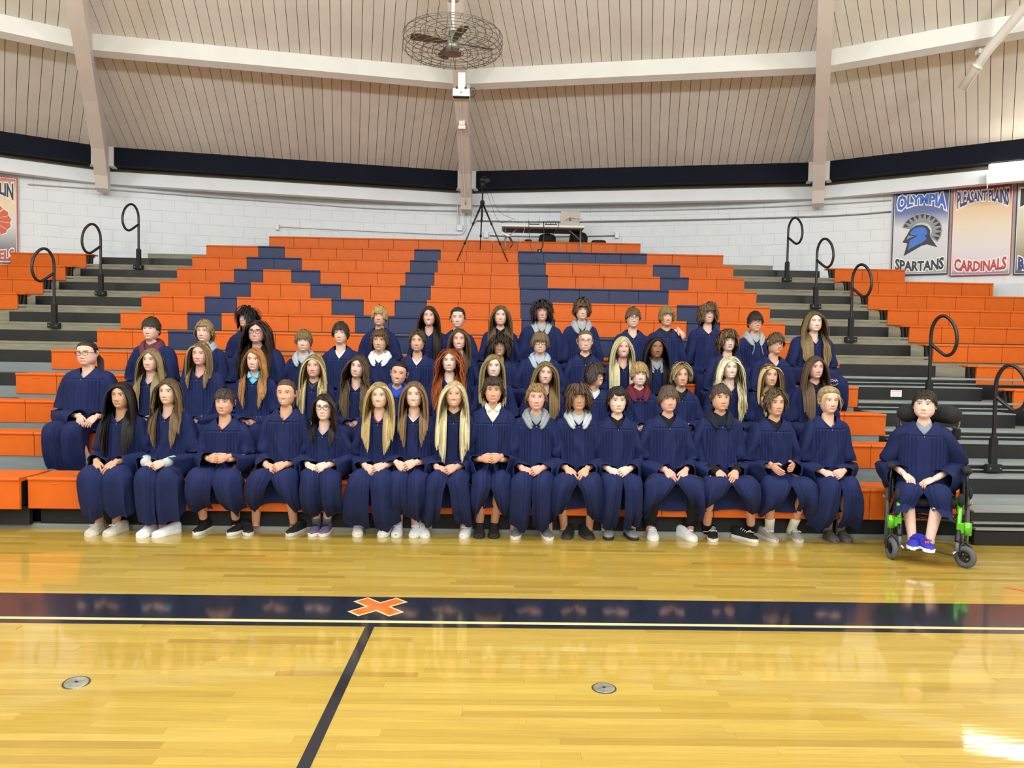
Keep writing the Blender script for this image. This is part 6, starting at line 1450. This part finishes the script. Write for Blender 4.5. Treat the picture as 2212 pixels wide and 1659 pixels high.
# ------------------------------------------------------------------ tripod with camcorder
def tripod():
    Yt = row_y(12)+.10; hd_ = at_y(1042, 438, Yt); r = empty('camera_tripod', (hd_.x, Yt, row_z(12))); tag(r, 'tall black tripod standing on the upper benches left of the table', 'tripod')
    z0_ = row_z(12); ap = Vector((0, 0, hd_.z-z0_))
    feet_ = [(at_y(986, 566, row_y(12)-.06), .02), (at_y(1098, 568, row_y(12)-.06), .02), (at_y(1037, 542, row_y(12)+.42), .0)]
    for q, _ in feet_:
        v = Vector((q.x-hd_.x, q.y-Yt, q.z-z0_)); P = [ap+(v-ap)*t for t in (0.02, .35, .36, .68, .69, 1.0)]
        MB().tube([tuple(x) for x in P], [.017, .016, .0125, .012, .009, .008], 8).build('leg', M_BLACK, r, True)
        for t in (.355, .685):
            c = ap+(v-ap)*t; dv = (v-ap).normalized()*.022; MB().tube([tuple(c-dv), tuple(c+dv)], .020, 8).build('leg_clamp', M_BLACKM, r, True)
        c = v; MB().ball(tuple(c+Vector((0, 0, .008))), .013, 8, 6).build('rubber_foot', M_BLACKM, r, True)
    MB().lathe([(.001, -.06), (.03, -.05), (.045, 0), (.03, .04), (.001, .045)], 12, Matrix.Translation(ap)).build('spider', M_BLACKM, r, True)
    top = at_y(1042, 402, Yt).z-z0_
    MB().tube([(0, 0, ap.z-.25), (0, 0, top)], .013, 8).build('centre_column', M_BLACK, r, True)
    MB().box(-.035, .035, -.03, .04, top-.01, top+.06, .01).build('pan_head', M_BLACKM, r)
    MB().tube([(.02, .02, top+.03), (.10, .14, top-.05)], .009, 8).build('pan_handle', M_BLACKM, r, True)
    cz = at_y(1042, 386, Yt).z
    k = empty('camcorder', (hd_.x, Yt, top+z0_+.062)); tag(k, 'small black camcorder mounted on the tall tripod', 'camcorder')
    MB().box(-.035, .09, -.03, .05, 0, .075, .012).build('body', M_BLACKM, k)
    MB().lathe([(.001, 0), (.03, 0), (.034, .03), (.03, .05), (.026, .05), (.02, .03), (.001, .03)], 16, Matrix.Translation((-.015, -.03, .04)) @ FACE).build('lens', M_BLACK, k, True)
    MB().box(.03, .125, -.036, -.03, .008, .062, .002).build('flip_screen', M_BLACKM, k)
    MB().tube(smooth_path([(-.02, .0, .075), (.0, 0, .10), (.06, 0, .10), (.08, 0, .075)], 3), .006, 6).build('grip', M_BLACKM, k, True)
    P = [at_y(1050, 410, Yt), at_y(1066, 455, Yt+.03), at_y(1080, 480, Yt+.1), at_y(1108, 474, TY)]
    P2 = [at_y(1058, 408, Yt), at_y(1068, 440, Yt+.03), at_y(1085, 462, Yt+.15), at_y(1112, 474, TY+.02)]
    for q, lb in ((P, 'thin black cable drooping from the tripod head to the table, lower of two'), (P2, 'thin black cable drooping from the tripod head to the table, upper of two')):
        e_ = empty('video_cable', q[0]); tag(e_, lb, 'cable', 'loose cables'); MB().tube(smooth_path([tuple(x-q[0]) for x in q], 5), .003, 5).build('wire', M_BLACK, e_, True)
tripod()

# ------------------------------------------------------------------ banners on the curved wall
def ang_of(px, py):
    p_ = wall_pt(px, py, .02); return math.atan2(p_.x-DX, p_.y-DY), p_.z
def warp_text(body, size, fn, mat, parent, name='lettering', bold=0.0, sx=1.0, off=0.0):
    t_ = text(body, size, mat, parent, name=name, bold=bold, sx=sx); me = t_.data
    for v in me.vertices: v.co.x, v.co.y = fn(v.co.x, v.co.y); v.co.z = 0.0
    me.update()
    t_.matrix_local = Matrix.Translation((0, -off, 0)) @ FACE; return t_
def grad_mat(name, stops, z0, z1):
    mt = bpy.data.materials.new(name); mt.use_nodes = True; N = mt.node_tree.nodes; Lk = mt.node_tree.links; b_ = N['Principled BSDF']; b_.inputs['Roughness'].default_value = .45
    tc = N.new('ShaderNodeTexCoord'); sp = N.new('ShaderNodeSeparateXYZ'); Lk.new(tc.outputs['Object'], sp.inputs[0]); mr = N.new('ShaderNodeMapRange'); mr.inputs[1].default_value = z0; mr.inputs[2].default_value = z1
    Lk.new(sp.outputs[2], mr.inputs[0]); cr = N.new('ShaderNodeValToRGB'); Lk.new(mr.outputs[0], cr.inputs[0]); e = cr.color_ramp.elements
    e[0].position, e[0].color = stops[0][0], (*srgb(stops[0][1]), 1); e[1].position, e[1].color = stops[-1][0], (*srgb(stops[-1][1]), 1)
    for p_, c in stops[1:-1]: el = e.new(p_); el.color = (*srgb(c), 1)
    Lk.new(cr.outputs[0], b_.inputs['Base Color']); return mt
def poly_plate(name, pts, mat, parent, off, th=.001): 
    return MB().prism(pts, -off-th, -off, 'xz').build(name, mat, parent)
def banner(px0, px1, pyt, pyb, label, border, inner_mat, top, bottom, tcol, bcol, tspan=(-.94, .94), bspan=(-.94, .94), emblem=None):
    """flat printed panel hung on the round wall between two photo columns"""
    a0, zt = ang_of(px0, pyt); a1, _ = ang_of(px1, pyt); _, zb = ang_of((px0+px1)/2, pyb)
    am = (a0+a1)/2; R_ = R_WALL-.05; w = 2*R_*math.sin(abs(a1-a0)/2)*.985; h = zt-zb; c = pol(R_*math.cos((a1-a0)/2)-.0, am)
    e_ = empty('school_banner', (c[0], c[1], (zt+zb)/2), -am); tag(e_, label, 'banner', 'school banners')
    MB().box(-w/2, w/2, -.008, .008, -h/2, h/2, .002).build('panel', border, e_)
    MB().box(-w/2+.018, w/2-.018, -.0095, -.008, -h/2+.018, h/2-.018).build('pin_stripe', pm('print_white', '#eeeeee', .5), e_)
    MB().box(-w/2+.026, w/2-.026, -.0110, -.0095, -h/2+.026, h/2-.026).build('printed_field', inner_mat, e_)
    M_WH = pm('print_white', '#eeeeee', .5)
    def put(body, zc_, size, mode, col, nm, span):
        probe = text(body, size, M_WH, None, name='probe'); xs = [v.co.x for v in probe.data.vertices]; x0, x1 = min(xs), max(xs); bpy.data.objects.remove(probe)
        hw = w/2-.045
        def fn(x, y):
            u = span[0]+(x-x0)/(x1-x0)*(span[1]-span[0]); X = u*hw
            if mode > 0: s_ = .95+.75*u*u; return X, size*.36-(size*.36-y)*s_          # arched: letters grow to the sides
            return X, -.030*h*(1-u*u)+y*(1+.25*u*u)
        for j, (cm, bo, of) in enumerate(((M_WH, .0120*size/.1, .0116), (pm('print_'+col.lstrip('#'), col, .5), .0040*size/.1, .0126))):
            t_ = warp_text(body, size, fn, cm, e_, name=nm if j else nm+'_outline', bold=bo, off=of); t_.matrix_local = Matrix.Translation((0, -of, zc_)) @ FACE
    put(top, h*.36, h*.155, 1, tcol, 'place_lettering', tspan); put(bottom, -h*.375, h*.15, -1, bcol, 'team_lettering', bspan)
    if emblem: emblem(e_, w, h)
    return e_
def arc(cx, cz, r, a0, a1, n=16): return [(cx+r*math.cos(math.radians(a)), cz+r*math.sin(math.radians(a))) for a in np.linspace(a0, a1, n)]
def helmet(e_, w, h):
    K = pm('print_navy', '#141a2c', .5); B = pm('print_blue', '#2f6fd0', .5); Gy = pm('print_grey', '#8c8e90', .5); Wm = pm('print_white', '#eeeeee', .5)
    S = w*.36; O = lambda pts: [(x*S, z*S) for x, z in pts]
    crest = arc(.05, .0, 1.0, 165, -38, 30)+arc(.05, .0, .50, -38, 165, 30); poly_plate('crest_base', O(crest), Gy, e_, .0112)
    for k in range(12):
        a = 156-k*(156+28)/11; b_ = [(.05+.95*math.cos(math.radians(a-6.2)), .95*math.sin(math.radians(a-6.2))), (.05+.95*math.cos(math.radians(a+6.2)), .95*math.sin(math.radians(a+6.2))), (.05+.66*math.cos(math.radians(a)), .66*math.sin(math.radians(a)))]
        poly_plate('crest_tooth_outline', O([(x*1.0, z) for x, z in [((p_[0]-.05)*1.03+.05, p_[1]*1.03) for p_ in b_[:2]]+[((b_[2][0]-.05)*.93+.05, b_[2][1]*.93)]]), Wm, e_, .0116, .0006); poly_plate('crest_tooth', O(b_), K, e_, .0124)
    outline = [(-.78, -1.32), (-.62, -.62), (-.86, -.55), (-.70, -.25), (-.52, .12), (-.25, .34), (.05, .38), (.32, .28), (.47, .05), (.48, -.30), (.85, -.90), (.35, -.72), (.1, -.78)]
    poly_plate('helmet_outline', O(outline), K, e_, .0130)
    blue = [(-.58, -.98), (-.50, -.45), (-.10, -.22), (-.46, -.16), (-.52, -.05), (-.30, .20), (.05, .26), (.26, .16), (.33, -.02), (.32, -.22), (.20, -.18), (.34, -.42), (.10, -.62), (-.1, -.70)]
    poly_plate('helmet_face', O(blue), B, e_, .0138)
    poly_plate('helmet_brow', O([(-.60, -.18), (-.30, -.24), (-.14, -.20), (-.46, -.30), (-.66, -.42)]), Gy, e_, .0142)
m1 = grad_mat('banner_navy_fade', [(0, '#8c9094'), (.2, '#c9cdd2'), (.55, '#d5d8dd'), (.72, '#5a6aa4'), (1, '#141a3a')], -.75, .75)
banner(1930, 2055, 412, 594, 'school banner lettered OLYMPIA SPARTANS with a blue helmet, by the aisle', pm('print_border_navy', '#1a1f38', .5), m1, 'OLYMPIA', 'SPARTANS', '#2a63c8', '#1a1d30', emblem=helmet)
m2 = grad_mat('banner_red_fade', [(0, '#4a4a86'), (.07, '#c9c4cf'), (.3, '#dcd6d8'), (.55, '#e6d9c2'), (.75, '#e8c9a0'), (.88, '#a85a48'), (1, '#8a2a26')], -.75, .75)
banner(2058, 2192, 403, 595, 'red bordered school banner lettered PLEASANT PLAINS CARDINALS', pm('print_border_red', '#b23e38', .5), m2, 'PLEASANT PLAINS', 'CARDINALS', '#2a2a66', '#b5302e')
m3 = grad_mat('banner_gold_fade', [(0, '#26305c'), (.2, '#8d8468'), (.5, '#d0cbb0'), (.8, '#e6e4da'), (1, '#2a2a34')], -.75, .75)
banner(2196, 2330, 396, 592, 'dark bordered school banner cut off by the right picture edge', pm('print_border_navy', '#1a1f38', .5), m3, 'E', 'BA', '#1d1d22', '#26307a', tspan=(-.94, -.62), bspan=(-.94, -.45))
def orange_emblem(e_, w, h):
    Or = pm('print_orange', '#d0582c', .5); Wm = pm('print_white', '#eeeeee', .5); S = w*.36
    for k, a in enumerate((62, 34, 8, -18, -44)):
        q = [(.35*math.cos(math.radians(a-11)), .35*math.sin(math.radians(a-11))), (1.0*math.cos(math.radians(a-12)), .95*math.sin(math.radians(a-12))), (1.08*math.cos(math.radians(a)), 1.0*math.sin(math.radians(a))), (1.0*math.cos(math.radians(a+12)), .95*math.sin(math.radians(a+12))), (.35*math.cos(math.radians(a+11)), .35*math.sin(math.radians(a+11)))]
        poly_plate('feather_outline', [(x*S*1.05, z*S*1.05) for x, z in q], Wm, e_, .0112); poly_plate('feather', [(x*S, z*S) for x, z in q], Or, e_, .0122)
    poly_plate('emblem_ring', [(x*S, z*S) for x, z in arc(0, 0, .42, 0, 360, 25)[:-1]], pm('print_grey', '#8c8e90', .5), e_, .0130)
m4 = grad_mat('banner_orange_fade', [(0, '#3a3a44'), (.18, '#6f6f78'), (.45, '#d6d2d2'), (.7, '#e8d3ae'), (.85, '#e3bd8c'), (1, '#b0563c')], -.75, .75)
banner(-86, 39, 372, 572, 'orange bordered school banner cut off by the left picture edge', pm('print_border_orange', '#b84a3c', .5), m4, 'LIN', 'ELS', '#20242e', '#c25234', tspan=(.42, .94), bspan=(.36, .94), emblem=orange_emblem)
